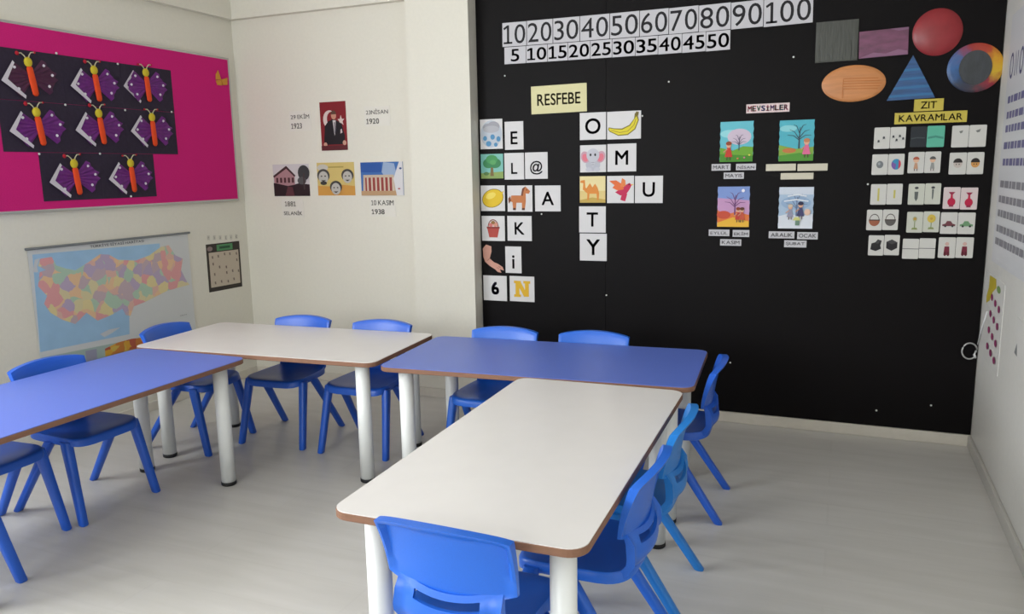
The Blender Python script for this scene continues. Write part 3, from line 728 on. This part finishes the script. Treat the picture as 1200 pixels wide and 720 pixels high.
opp = [
 ((97, 78, 171, 178, 173, 76, 245, 176), 'two grey ants', ant([(.3, .36), (.62, .52)]), 'many grey ants', ant([(.2, .56), (.42, .4), (.62, .58), (.84, .46)]), M_PALE, M_PALE),
 ((268, 74, 343, 170, 345, 70, 427, 170), 'faint dark lines on a black ground', [('L', (64, 70, 74), [(.05, .42), (.4, .46), (.9, .44)], .06)], 'grey lines on a teal ground', [('L', (70, 140, 124), [(.05, .44), (.5, .5), (.95, .42)], .1)], M_DARKC, M_TEAL),
 ((461, 69, 540, 171, 542, 66, 623, 169), 'one small mark low on white', mark, 'one small mark high on white', [('P', (120, 122, 118), [(.36, .74), (.66, .82), (.6, .68), (.46, .66)])], M_PALE, M_PALE),
 ((87, 204, 161, 300, 163, 202, 238, 299), 'a small grey ball', [('E', (120, 124, 126), .5, .5, .22, .18), ('E', (160, 164, 166), .46, .54, .08, .07)], 'a large striped ball', ball((60, 140, 180), (196, 60, 80), (120, 90, 160)), M_PALE, M_PALE),
 ((256, 193, 332, 292, 334, 191, 409, 291), 'a child with red hair', figs((196, 150, 120), (176, 90, 70)), 'a child in grey', figs((150, 150, 146), (90, 90, 90)), M_PALE, M_PALE),
 ((449, 196, 530, 298, 532, 194, 611, 297), 'a pale dark-haired face', face((196, 184, 176)), 'an orange dark-haired face', face((206, 150, 86)), M_PALE, M_PALE),
 ((81, 344, 154, 440, 156, 342, 229, 439), 'a long yellow stick', stick(.18, .8), 'a short yellow stick', stick(.3, .7), M_PALE, M_PALE),
 ((257, 342, 333, 440, 335, 340, 409, 438), 'a wide grey figure', shape1(1), 'a thin grey figure', shape1(0), M_GREENC, M_GREENC),
 ((421, 358, 500, 460, 502, 360, 582, 463), 'a red round vase, left', vase, 'a red round vase, right', vase, M_PINKC, M_PINKC),
 ((62, 464, 135, 560, 137, 463, 210, 559), 'a full brown basket', basket((156, 92, 66)), 'an empty dark basket', basket((90, 86, 84)), M_PALE, M_PALE),
 ((250, 474, 325, 571, 327, 472, 403, 569), 'a small wilted flower', flower((170, 170, 130), 0), 'a tall yellow flower', flower((206, 180, 76), 1), M_GREENC, M_GREENC),
 ((408, 476, 487, 577, 489, 477, 570, 578), 'a small dark red car', car((110, 60, 66)), 'a small green car', car((110, 150, 110)), M_PALE, M_PALE),
 ((70, 584, 142, 678, 144, 582, 216, 677), 'a black open box', lump, 'a black closed box', cube, M_PALE, M_PALE),
 ((230, 600, 306, 694, 308, 598, 384, 692), 'an empty halved frame, left', cross, 'an empty halved frame, right', cross, M_PALE, M_PALE),
 ((398, 593, 478, 690, 480, 593, 562, 690), 'a child in dark red, left', kid, 'a child in dark red, right', kid, M_PALE, M_PALE)]
for q, la, sa, lb, sb, ma, mb in opp:
    for bx_, l_, s_, m_ in ((q[:4], la, sa, ma), (q[4:], lb, sb, mb)):
        fr = pl_(*bx_)
        P = round_rect(fr[1], fr[2], .004, 2)
        o = sheet('picture_card', fr, m_, 'small opposites card showing %s' % l_, 'picture card', 'opposites cards', shape=P)
        picture('printed_picture', o, fr[1], fr[2], s_)

# white push pins on the black board
M_PIN = mat('pin_white', (226, 226, 222), .35, .5)
def pin(plane, px, py, label, group, mt=M_PIN, r=.0045):
    c = hit(plane, px, py); N = PL[plane][3]; R = PL[plane][2]
    mx = Matrix.Identity(4)
    for i in range(3): mx[i][0] = R[i]; mx[i][1] = UP[i]; mx[i][2] = N[i]; mx[i][3] = c[i]
    rs = [[(r*s*math.cos(2*math.pi*k/10), r*s*math.sin(2*math.pi*k/10), z) for k in range(10)] for s, z in ((.5, 0), (.5, .003), (1, .004), (1, .006), (.6, .0075))]
    V, F = rings(rs); o = obj('push_pin', V, F, mt, smooth=True); o.matrix_world = mx
    tag(o, label, 'pin', group)
for px, py, lb in ((592, 89, 'under the number 5 card'), (784, 96, 'right of the RESFEBE title'), (930, 67, 'left of the dark square'), (711, 346, 'below the letter Y'), (753, 136, 'at the corner of the banana card'), (635, 251, 'under the horse card'),
                   (856, 425, 'beside the chair at the table end'), (1027, 481, 'low, left one of two'), (1091, 475, 'low, nearest the right wall'), (1017, 216, 'beside the stick cards')):
    pin('board', px, py, 'small white push pin on the black board, ' + lb, 'pins on the black board')

# wire loop and cord at the right edge of the black board
c = hit('board', 1137, 411)
hk = empty('wire_hook', c); tag(hk, 'silver wire loop hanging at the right edge of the black board', 'hook')
V, F = tube([(.030*math.cos(a)-.004, -.006-.010*abs(math.sin(a/2)), .036*math.sin(a)) for a in [math.radians(20+310*k/18) for k in range(19)]], .0035)
obj('loop', V, F, M_ALU, hk, smooth=True)
V, F = tube([(.022, -.008, -.03), (.014, -.012, -.016), (.022, -.008, .0), (.026, -.004, .012)], .005)
obj('clip', V, F, mat('clip_white', (220, 220, 220), .3), hk, smooth=True)
a, b = hit('right', 1147, 404), hit('right', 1158, 366)
V, F = tube([(RIGHT-.004, a.y, a.z), (RIGHT-.006, (a.y+b.y)/2+.01, (a.z+b.z)/2-.01), (RIGHT-.004, b.y, b.z)], .003)
tag(obj('hanging_cord', V, F, mat('cord_white', (222, 222, 224), .5), smooth=True), 'short white cord running up the right wall from the wire loop', 'cord')

# ------------------------------------------------------------------ right wall
def rfr(y_far, y_near, z0, z1):
    R, N = PL['right'][2:]
    mx = Matrix.Identity(4); c = Vector((RIGHT, (y_far+y_near)/2, (z0+z1)/2))
    for i in range(3): mx[i][0] = R[i]; mx[i][1] = UP[i]; mx[i][2] = N[i]; mx[i][3] = c[i]
    return mx, abs(y_far-y_near), z1-z0
pa, pb, pc = hit('right', 1181, 60), hit('right', 1163, 303), hit('right', 1190, 75)
fr = rfr(pb.y, pb.y-.95, pb.z-.01, pc.z+.20)
M_POSTER = mat('poster_paper', (206, 206, 208), .45, .4)
ps = sheet('text_poster', fr, M_POSTER, 'large white poster with rows of violet and grey text on the right wall', 'poster', dz=.0008)
w, h = fr[1], fr[2]
zs_ = [(hit('right', 1186, y).z-(fr[0][2][3]-h/2))/h for y in (116, 134, 150, 170, 190, 217, 236, 254, 274, 291)]
random.seed(9)
rows = []
for k, v in enumerate(zs_):
    c = (104, 100, 140) if k < 5 else (132, 130, 136)
    x = .05+.02*random.random()
    while x < .94:
        l_ = .035+.05*random.random()
        rows.append(('P', c, [(x, v-.014), (x+l_, v-.014), (x+l_, v+.014), (x, v+.014)]))
        x += l_+.016
tag(picture('text_rows', ps, w, h, rows, z0=T+.001, step=.00001), kind='stuff')
vt = (pc.z-(fr[0][2][3]-h/2))/h
big = []
for k in range(9):
    x = .045+.1*k
    big += [('L', (66, 66, 110), ell(x+.035, vt, .03, .045, 0, 14, 0, 360) + [(x+.065, vt)], .014)] if k % 2 == 0 else [('L', (66, 66, 110), [(x+.01, vt-.045), (x+.01, vt+.045), (x+.06, vt-.045), (x+.06, vt+.045)], .014)]
picture('title_letters', ps, w, h, big, z0=T+.001, step=.00001)
# counting chart with a yellow figure and rows of pink marks
q = [hit('right', x, y) for x, y in ((1157, 318), (1180, 318), (1180, 432), (1157, 425))]
y0, y1 = q[0].y, q[1].y; z1_, z0_ = q[0].z, min(q[2].z, q[3].z)
fr = rfr(y0, y1, z0_, z1_)
ch = sheet('counting_chart', fr, mat('chart_paper', (212, 210, 205), .5), 'narrow white chart with a yellow shape and pink dots on the right wall', 'poster')
picture('yellow_shape', ch, fr[1], fr[2], [('P', (190, 170, 56), [(.2, .98), (.55, .99), (.6, .9), (.42, .82), (.3, .7), (.12, .64), (.1, .72), (.2, .84)]), ('E', (120, 150, 90), .72, .9, .1, .04)])
picture('pink_marks', ch, fr[1], fr[2], [('E', (140, 56, 100), .42+.2*i, .76-.19*r-.03*i, .06, .04) for r in range(4) for i in range(3)], z0=T+.001)
# paper at the edge of view
q0, q1 = hit('right', 1193, 372), hit('right', 1193, 420)
fr = rfr(q0.y, q0.y-.32, q1.z, q0.z)
pp = sheet('wall_paper_sheet', fr, mat('chart_paper', (202, 200, 200), .5), 'white sheet with a grey lower corner at the right edge of the picture', 'paper')
picture('grey_corner', pp, fr[1], fr[2], [('P', (120, 122, 122), [(0, .05), (.1, .35), (.16, .02)])])

# ------------------------------------------------------------------ pictures on the pale back wall
def wz(x, y): return (300+x/4, 90+y/4)
def wl(x0, y0, x1, y1): return level('back', *wz(x0, y0), *wz(x1, y1))
fr = frame_on('back', [wz(298, 120), wz(418, 114), wz(432, 342), wz(310, 348)])
o = sheet('portrait_print', fr, ink((128, 26, 34)), 'red portrait print of a standing man in a dark suit, on the pale wall', 'picture')
picture('printed_picture', o, fr[1], fr[2], [('E', (214, 196, 190), .36, .64, .25, .19), ('E', (128, 26, 34), .46, .65, .2, .15), ('P', (214, 196, 190), [(.80, .72), (.84, .64), (.93, .64), (.86, .59), (.89, .51), (.80, .56), (.71, .51), (.74, .59), (.67, .64), (.76, .64)]),
    ('P', (26, 20, 26), [(.1, .12), (.16, .5), (.3, .6), (.46, .64), (.62, .62), (.82, .54), (.92, .3), (.9, .12)]), ('P', (206, 200, 200), [(.48, .62), (.6, .62), (.57, .4), (.53, .3)]), ('P', (60, 50, 70), [(.53, .58), (.57, .58), (.56, .36), (.54, .36)]),
    ('E', (196, 140, 118), .53, .72, .1, .085), ('P', (96, 66, 52), ell(.53, .74, .105, .08, 0, 10, 0, 180)), ('P', (206, 190, 190), [(.76, .34), (.84, .36), (.82, .44), (.77, .42)]), ('E', (196, 150, 130), .16, .12, .07, .05), ('E', (196, 150, 130), .9, .15, .07, .05), ('P', (90, 30, 36), [(0, 0), (1, 0), (1, .1), (0, .1)])])
fr = wl(82, 410, 250, 560)
o = sheet('house_photo', fr, ink((206, 200, 202)), 'photo of an old pinkish house with dark trees, on the pale wall', 'picture')
picture('printed_picture', o, fr[1], fr[2], [('P', (44, 28, 32), [(0, 0), (1, 0), (1, .36), (.7, .4), (.5, .34), (.2, .38), (0, .42)]), ('P', (170, 130, 134), [(.02, .42), (.02, .66), (.38, .9), (.6, .66), (.6, .36), (.4, .32)]), ('P', (66, 40, 42), [(0, .64), (.38, .95), (.63, .64), (.6, .6), (.38, .86), (.02, .58)])] +
    [('P', (80, 46, 50), [(.08+.11*k, .42), (.14+.11*k, .42), (.14+.11*k, .58), (.08+.11*k, .58)]) for k in range(5)] + [('E', (60, 60, 62), .86, .72, .16, .24), ('E', (84, 84, 84), .8, .48, .12, .12), ('L', (70, 56, 56), [(.86, .2), (.86, .7)], .04), ('P', (90, 50, 56), [(.32, .0), (.58, .0), (.54, .28), (.4, .3)])])
fr = wl(288, 402, 462, 557)
o = sheet('faces_drawing', fr, ink((208, 184, 112)), 'yellow drawing of three grey faces, middle one of the lower pictures', 'picture')
def fc(x, y, s, f): 
    return [('E', (70, 68, 66), x, y+.06*s, .17*s, .2*s), ('E', (186, 182, 174), x, y, .13*s, .19*s), ('E', (50, 48, 46), x-.05*s, y+.04*s, .025*s, .02*s), ('E', (50, 48, 46), x+.05*s, y+.04*s, .025*s, .02*s), ('P', (60, 56, 54), [(x-.07*s, y-.08*s), (x+.07*s, y-.08*s), (x, y-.13*s)])] + ([('E', (60, 58, 56), x, y-.17*s, .09*s, .06*s)] if f else [])
picture('printed_picture', o, fr[1], fr[2], [('P', (206, 150, 70), [(0, 0), (1, 0), (1, .28), (.7, .32), (.3, .28), (0, .3)]), ('L', (170, 150, 80), [(.28, .86), (.72, .86)], .04), ('E', (196, 190, 180), .16, .85, .15, .1)] + fc(.17, .55, 1, 1) + fc(.82, .55, .95, 0) + fc(.5, .2, .95, 0))
fr = wl(492, 400, 690, 557)
o = sheet('monument_photo', fr, ink((60, 106, 172)), 'photo of a columned building under blue sky, right of the lower pictures', 'picture')
picture('printed_picture', o, fr[1], fr[2], [('P', (40, 84, 158), [(0, .7), (.5, .7), (.5, 1), (0, 1)]), ('P', (150, 170, 200), [(.7, .3), (.9, .3), (.8, .95), (.55, 1), (.5, .7)]), ('P', (196, 176, 156), [(.04, .1), (.06, .62), (.78, .62), (.84, .1)]), ('P', (150, 60, 56), [(.1, .12), (.1, .54), (.74, .54), (.76, .12)])] +
    [('P', (206, 190, 170), [(.14+.1*k, .12), (.18+.1*k, .12), (.18+.1*k, .54), (.14+.1*k, .54)]) for k in range(7)] + [('P', (186, 150, 112), [(0, 0), (.84, 0), (.84, .14), (0, .14)]), ('P', (216, 214, 216), [(.84, 0), (1, 0), (1, 1), (.92, 1), (.78, .5)]), ('E', (170, 60, 60), .9, .2, .03, .02), ('E', (60, 80, 130), .95, .8, .03, .03)])
M_SLIP = mat('slip_paper', (226, 222, 212), .6, .3)
for l1, l2, bx_, lb in (('29 EKİM', '1923', (157, 160, 258, 255), 'left of the red portrait'), ('23NİSAN', '1920', (508, 138, 628, 232), 'right of the red portrait'),
                        ('1881', 'SELANİK', (122, 574, 224, 660), 'under the house photo'), ('10 KASIM', '1938', (533, 568, 655, 656), 'under the columned building')):
    fr = wl(*bx_); w, h = fr[1], fr[2]
    o = sheet('date_slip', fr, M_SLIP, 'white paper slip reading %s %s, %s' % (l1, l2, lb), 'paper slip', 'date slips')
    lettering('printed_line', o, l1, w*(.86 if l1 != '1881' else .5), h*.27, M_INK_G, cx=0 if l1 != '1881' else -w*.1, cy=h*.24, bold=.006)
    lettering('printed_line', o, l2, w*(.5 if l2 != 'SELANİK' else .84), h*.27, M_INK_G, cx=-w*.18 if l2 != 'SELANİK' else 0, cy=-h*.24, bold=.012)

# ------------------------------------------------------------------ left wall: pink board with butterflies
p_tr, p_br, p_tl = hit('left', 266, 68), hit('left', 277, 236), hit('left', 0, 24)
PY1 = (p_tr.y+p_br.y)/2; PY0 = PY1-2.0; PZ1, PZ0 = 1.954, 1.112
pk = empty('pink_notice_board', (LEFT, (PY0+PY1)/2, PZ0)); tag(pk, 'wide magenta felt notice board with a thin metal frame on the left wall', 'notice board')
hw, hh = (PY1-PY0)/2, PZ1-PZ0
box_obj('felt_panel', 0, .018, -hw+.006, hw-.006, .006, hh-.006, M_PINK, pk)
for a, b, c, d in ((-hw, hw, 0, .012), (-hw, hw, hh-.012, hh), (-hw, -hw+.012, .012, hh-.012), (hw-.012, hw, .012, hh-.012)):
    soften(box_obj('frame_rail', 0, .0186, a, b, c, d, M_ALU, pk), .002)
PL['pink'] = (0, LEFT+.0185, Vector((0, 1, 0)), Vector((1, 0, 0)))
def bz(x, y): return (x/2.88, y/2.88)
M_BSHEET = mat('dark_sheet', (50, 42, 58), .7, .2, .1, 60, .12)
M_WING = [mat('purple_paper', (104, 30, 118), .5, .4, .2, 60, .15), mat('plum_paper', (72, 28, 60), .5, .4, .2, 60, .15)]
M_BODY = mat('orange_foam', (226, 74, 28), .6, .3); M_HEAD = mat('yellow_foam', (206, 186, 48), .6, .3)
M_ANT = mat('antenna_pale', (196, 190, 160), .5); M_POM = mat('red_pompom', (176, 26, 46), .8); M_SPOT = mat('white_spot', (222, 216, 224), .5); M_TRI = mat('white_paper_corner', (206, 200, 208), .5)
# the sheets hang edge to edge in rows: y0 y1 z0 z1 on the wall
YC, YD = [2.408, 2.743, 3.073, 3.407], [2.572, 2.893, 3.232]
cells = [(YC[i], YC[i+1], 1.612, 1.836) for i in range(3)] + [(YC[i], YC[i+1], 1.385, 1.611) for i in range(3)] + [(YD[i], YD[i+1], 1.160, 1.384) for i in range(2)]
bfly = [((103, 262), 14, 1.0, 1), ((322, 285), 10, .8, 0), ((494, 290), 6, .15, 0), ((130, 430), 12, 1.0, 0), ((338, 430), 10, 1.0, 0), ((514, 440), 4, .35, 0), ((255, 600), 10, 1.0, 0), ((443, 595), 6, .5, 0)]
where = ['top left, plum wings', 'top row middle', 'top right', 'second row left, brightest violet wing', 'second row middle', 'second row right', 'bottom row left', 'bottom row right']
for q, (c, tilt, tri_, wm), wh in zip(cells, bfly, where):
    w, h = q[1]-q[0], q[3]-q[2]; mx = Matrix.Identity(4)
    for i in range(3): mx[i][0] = (0, 1, 0)[i]; mx[i][1] = (0, 0, 1)[i]; mx[i][2] = (1, 0, 0)[i]; mx[i][3] = (LEFT+.0187, (q[0]+q[1])/2, (q[2]+q[3])/2)[i]
    fr = (mx, w-.0006, h-.0006)
    o = sheet('butterfly_collage', fr, M_BSHEET, 'dark sheet with a paper butterfly on the pink board, %s' % wh, 'collage', 'butterfly collages', thick=.002)
    inv = mx.inverted(); cc = inv @ hit('pink', *bz(*c)); cx, cy = cc.x, cc.y
    hb = h*.90                                   # butterfly height scale
    def at(x, y, z=0): 
        a = math.radians(-tilt*.6); return (cx+math.cos(a)*x*hb+math.sin(a)*y*hb, cy-math.sin(a)*x*hb+math.cos(a)*y*hb, z)
    for s in (-1, 1):
        # folded fan wing: pleats radiate from the body
        V, F = [], []; nfan = 12
        outl = []
        for k in range(nfan+1):
            t = k/nfan; ang = math.radians(62-124*t)
            rr = .60 + .06*math.cos(math.radians(360*t*2)) - (.10 if k == nfan//2 else 0)
            ex, ey = .07+rr*math.cos(ang)*.92, -.02+rr*math.sin(ang)*.66
            outl.append((ex, ey))
        for k, (ex, ey) in enumerate(outl):
            zf = .004 + (.007 if k % 2 else 0)
            V.append(at(s*.03, .10-.2*k/nfan, .004+(.002 if k % 2 else 0))); V.append(at(s*ex, ey, zf))
        for k in range(nfan):
            f = (2*k, 2*k+2, 2*k+3, 2*k+1); F.append(f if s < 0 else f[::-1])
        wg = obj('wing', V, F, M_WING[wm], o)
        sol = wg.modifiers.new('paper', 'SOLIDIFY'); sol.thickness = .0012; sol.offset = -1
        for sx_, sy_ in ((.36, .24), (.52, .02), (.38, -.22)):
            if s < 0 and tri_ > .9 and sy_ == .02: continue
            V, F = [], []
            for z0, z1 in ((.0095, .0125),):
                rr = .035*hb
                ctr = at(s*sx_, sy_)
                rings([[(ctr[0]+rr*f_*math.cos(2*math.pi*k/10), ctr[1]+rr*f_*math.sin(2*math.pi*k/10), z) for k in range(10)] for f_, z in ((1, z0), (.8, z1))], V=V, F=F)
            obj('wing_spot', V, F, M_SPOT, wg)
    # pale paper corner pointing left
    tw = .09+.04*tri_
    tpts = [(-.74, -.02), (-.37, .38), (-.34, .33), (-.72+tw, .0), (-.25, -.38), (-.28, -.44)]
    V, F = rings([[at(x, y, z) for x, y in reversed(tpts)] for z in ((.002, .0035) if tri_ < .3 else (.0105, .012))])
    obj('white_paper_corner', V, F, M_TRI, o)
    V, F = tube([at(.0, .24, .010), at(0, .20, .012), at(0, -.1, .012), at(0, -.36, .012), at(0, -.40, .010)], [.05*hb, .08*hb, .085*hb, .078*hb, .045*hb], 10)
    V = [(x, y, .002+max(0, (z-.012)/(.085*hb)+1)*.007) for x, y, z in V]      # half-flat foam strip lying on the sheet
    obj('body', V, F, M_BODY, o, smooth=True)
    ctr = at(0, .33); rr = .10*hb
    V, F = rings([[(ctr[0]+rr*f_*math.cos(2*math.pi*k/16), ctr[1]+rr*1.15*f_*math.sin(2*math.pi*k/16), z) for k in range(16)] for f_, z in ((.8, .002), (1, .008), (.85, .014), (.4, .017))])
    obj('head', V, F, M_HEAD, o, smooth=True)
    for s in (-1, 1):
        V, F = tube([at(s*.03, .40, .009), at(s*.06, .47, .009), at(s*.12, .53, .009), at(s*.19, .53, .009)], .014*hb, 6)
        an = obj('antenna', V, F, M_ANT, o, smooth=True)
        big = .05 if (s < 0 and tri_ > .7) else .028
        ctr = at(s*.21, .53)
        V, F = rings([[(ctr[0]+big*hb*f_*math.cos(2*math.pi*k/10), ctr[1]+big*hb*f_*math.sin(2*math.pi*k/10), z) for k in range(10)] for f_, z in ((.7, .004), (1, .008), (.7, .012))])
        obj('red_tip', V, F, M_POM, an, smooth=True)
for x, y, lb in ((188, 180, 'above the top left butterfly'), (218, 354, 'between the left and middle butterflies'), (395, 216, 'above the top middle butterfly'), (420, 372, 'between the middle and right butterflies'),
                 (130, 520, 'above the lowest left butterfly'), (335, 519, 'between the two lowest butterflies'), (440, 663, 'under the lowest right butterfly'), (577, 378, 'right of the right-hand butterflies')):
    PL['pinks'] = (0, LEFT+.0205, Vector((0, 1, 0)), Vector((1, 0, 0)))
    pin('pinks', *bz(x, y), 'tiny white pin in the dark sheets, ' + lb, 'pins on the pink board', r=.0055)
# small golden butterfly
fr = frame_on('pink', [bz(722, 235), bz(765, 240), bz(767, 298), bz(724, 292)])
w, h = fr[1], fr[2]
V, F = [], []
for pts, z in (([(.5, .45), (.98, .62), (.95, .2), (.6, .15)], .006), ([(.5, .45), (.3, .98), (.12, .7), (.1, .4)], .004), ([(.5, .45), (.1, .35), (.2, .1), (.55, .12)], .005)):
    rings([[((x-.5)*w, (y-.5)*h, zz) for x, y in (pts if sum(pts[i][0]*pts[(i+1) % 4][1]-pts[(i+1) % 4][0]*pts[i][1] for i in range(4)) > 0 else pts[::-1])] for zz in (0, z)], V=V, F=F)
o = obj('gold_butterfly', V, F, mat('gold_paper', (206, 140, 40), .45, .5)); o.matrix_world = fr[0]
tag(o, 'tiny golden butterfly sticker at the right end of the pink board', 'sticker')

# ------------------------------------------------------------------ map of provinces
def mz(x, y): return (x/3.79, 240+y/3.79)
tl_, tr_ = hit('left', *mz(120, 195)), hit('left', *mz(835, 132))
bl_, br_ = hit('left', *mz(172, 690)), hit('left', *mz(862, 560))
my0, my1 = (tl_.y+bl_.y)/2, (tr_.y+br_.y)/2; mtop = (tl_.z+tr_.z)/2; mbot = .36
mp = empty('province_map', (LEFT, (my0+my1)/2, mbot)); tag(mp, 'wall map of coloured provinces and blue seas hung on the left wall', 'map')
mw, mh = my1-my0, mtop-mbot
def wp(x, y):                                    # crop pixel -> map coordinates on the wall
    p = hit('left', *mz(x, y)); return (p.y-(my0+my1)/2, p.z-mbot)
def mpoly(name, pts, z0, z1, mt, parent=None):
    ar = sum(pts[i][0]*pts[(i+1) % len(pts)][1]-pts[(i+1) % len(pts)][0]*pts[i][1] for i in range(len(pts)))
    if ar < 0: pts = pts[::-1]
    V, F = rings([[(z0, a, b) for a, b in pts], [(z1, a, b) for a, b in pts]])
    return obj(name, V, F, mt, parent or mp)
mpoly('map_sheet', [(-mw/2, 0), (mw/2, 0), (mw/2, mh), (-mw/2, mh)], .004, .0056, mat('map_paper', (206, 208, 208), .4, .4))
sea0 = [(138, 225), (720, 165), (838, 160), (858, 500), (572, 580), (178, 668)]
mpoly('sea', [wp(*p) for p in [(140, 222), (705, 172), (712, 230), (690, 330), (600, 430), (570, 500), (572, 575), (175, 655)]], .0056, .0062, mat('map_sea_blue', (156, 192, 222), .4, .4, 0, 10, .05))  # sea blue lightened, wash of glare put into the colour
land = [(175, 240), (225, 232), (245, 270), (290, 284), (330, 292), (390, 255), (440, 220), (480, 222), (520, 245), (600, 248), (660, 225), (710, 188), (745, 180), (775, 225), (808, 240), (800, 290), (825, 340), (838, 355), (740, 382), (680, 412), (640, 432), (590, 452), (575, 495), (555, 490), (540, 462), (490, 490), (430, 515), (380, 480), (330, 530), (270, 510), (220, 480), (192, 440), (205, 405), (165, 362), (172, 300), (200, 290), (165, 272)]
def voronoi_mat(name, scale, cols, sat):
    mt = bpy.data.materials.new(name); mt.use_nodes = True
    nt = mt.node_tree; b = nt.nodes['Principled BSDF']
    tc = nt.nodes.new('ShaderNodeTexCoord')
    nz = nt.nodes.new('ShaderNodeTexNoise'); nz.inputs['Scale'].default_value = 18
    vm = nt.nodes.new('ShaderNodeVectorMath'); vm.operation = 'MULTIPLY_ADD'; vm.inputs[1].default_value = (0, .05, .05)
    nt.links.new(tc.outputs['Object'], nz.inputs['Vector'])
    nt.links.new(nz.outputs['Color'], vm.inputs[0]); nt.links.new(tc.outputs['Object'], vm.inputs[2])
    vo = nt.nodes.new('ShaderNodeTexVoronoi'); vo.inputs['Scale'].default_value = scale
    nt.links.new(vm.outputs[0], vo.inputs['Vector'])
    sp = nt.nodes.new('ShaderNodeSeparateColor'); nt.links.new(vo.outputs['Color'], sp.inputs[0])
    cr = nt.nodes.new('ShaderNodeValToRGB'); cr.color_ramp.interpolation = 'CONSTANT'
    e = cr.color_ramp.elements
    e[0].color = (*lin(cols[0]), 1); e[1].position = 1/len(cols); e[1].color = (*lin(cols[1]), 1)
    for k in range(2, len(cols)): q = e.new(k/len(cols)); q.color = (*lin(cols[k]), 1)
    nt.links.new(sp.outputs[0], cr.inputs[0]); nt.links.new(cr.outputs[0], b.inputs['Base Color'])
    b.inputs['Roughness'].default_value = .42
    return mt
mpoly('land', [wp(*p) for p in land], .0062, .0068, voronoi_mat('province_print', 20, [(222, 206, 152), (222, 158, 158), (182, 164, 190), (228, 190, 150), (174, 200, 178), (220, 178, 164), (216, 204, 160), (192, 170, 178)], 1))
mpoly('pale_land', [wp(*p) for p in [(172, 238), (150, 245), (142, 300), (165, 300), (160, 272)]], .0062, .0066, mat('map_grey', (200, 202, 206), .4))
isl = [wp(*p) for p in [(440, 575), (480, 555), (530, 545), (490, 572), (460, 588)]]
mpoly('island', isl, .0062, .0068, mat('map_grey', (200, 202, 206), .4))
mpoly('legend_band', [wp(*p) for p in [(180, 680), (655, 585), (665, 640), (190, 740)]], .0056, .0064, mat('legend_green', (160, 180, 172), .4))
mpoly('legend_relief', [wp(*p) for p in [(462, 640), (520, 612), (580, 596), (650, 588), (655, 640), (520, 700), (465, 690)]], .0064, .0068, voronoi_mat('relief_print', 26, [(214, 160, 50), (196, 120, 50), (206, 176, 80), (180, 84, 60)], 1))
mpoly('legend_patch', [wp(*p) for p in [(375, 650), (425, 640), (428, 690), (380, 700)]], .0064, .0068, mat('legend_grey', (150, 150, 170), .4))
ti = lettering('printed_title', mp, 'TÜRKİYE SİYASİ HARİTASI', mw*.34, .017, mat('map_title_ink', (96, 100, 110), .5), bold=.01)
a, b = wp(395, 187), wp(636, 164); ti.rotation_euler = (math.pi/2, 0, math.pi/2); ti.location = (.0060, (a[0]+b[0])/2, (a[1]+b[1])/2+.004)
ti2 = lettering('printed_note', mp, 'TÜRKİYE', mw*.09, .008, mat('map_title_ink', (96, 100, 110), .5)); a = wp(810, 490); ti2.rotation_euler = (math.pi/2, 0, math.pi/2); ti2.location = (.0072, a[0], a[1])
V, F = tube([(.010, -mw/2-.012, mh+.004), (.010, mw/2+.012, mh+.003)], .006, 12)
rd = obj('hanging_rod', V, F, mat('rod_grey', (120, 124, 126), .4, .5), mp); soften(rd, .001)
V, F = tube([(.010, -mw/2-.012, -.004), (.010, mw/2+.012, -.004)], .0085, 12)
obj('lower_rod', V, F, mat('rod_grey', (120, 124, 126), .4, .5), mp)

# ------------------------------------------------------------------ small chart in the corner
def cz(x, y): return (230+x/8, 260+y/8)
fr = frame_on('left', [cz(88, 212), cz(398, 183), cz(432, 605), cz(122, 665)]); w, h = fr[1], fr[2]
o = sheet('weather_chart', fr, mat('dark_brown_card', (52, 44, 38), .55), 'small dark-framed chart with a green heading in the room corner', 'poster')
picture('chart_print', o, w, h, [('P', (196, 182, 164), [(.06, .09), (.95, .09), (.95, .82), (.06, .82)]), ('P', (84, 142, 96), [(.3, .84), (.78, .84), (.78, .97), (.3, .97)]), ('E', (140, 122, 120), .1, .9, .08, .05), ('P', (44, 84, 58), [(.38, .88), (.7, .88), (.7, .93), (.38, .93)])] +
    [('P', (130, 116, 108), [(x-.02, y-.025), (x+.02, y-.03), (x+.015, y+.03), (x-.025, y+.025)]) for x, y in ((.16, .72), (.33, .73), (.52, .76), (.68, .75), (.88, .74), (.88, .6), (.16, .58), (.34, .5), (.54, .48), (.18, .36), (.54, .36), (.72, .38), (.9, .36), (.18, .18), (.36, .19), (.56, .17), (.74, .2))])
for k, (x, y) in enumerate(((113, 152), (168, 150), (222, 150), (276, 150), (323, 146), (374, 140))):
    fr = frame_on('left', [cz(x-11, y-22), cz(x+11, y-23), cz(x+12, y+20), cz(x-10, y+21)])
    o = sheet('letter_sticker', fr, mat('slip_white', (206, 202, 190), .55), 'tiny paper letter above the dark chart, %s from the map side' % ['first', 'second', 'third', 'fourth', 'fifth', 'sixth'][k], 'letter card', 'tiny letters above the chart')
    picture('printed_mark', o, fr[1], fr[2], [('L', (128, 120, 112), [[(.3, .2), (.3, .8), (.65, .6), (.3, .5)], [(.3, .8), (.5, .45), (.5, .2)], [(.3, .2), (.5, .8), (.7, .2)], [(.4, .8), (.4, .2), (.7, .2)], [(.3, .5), (.7, .5)], [(.3, .2), (.3, .8), (.7, .7), (.3, .5), (.7, .2)]][k], .12)])
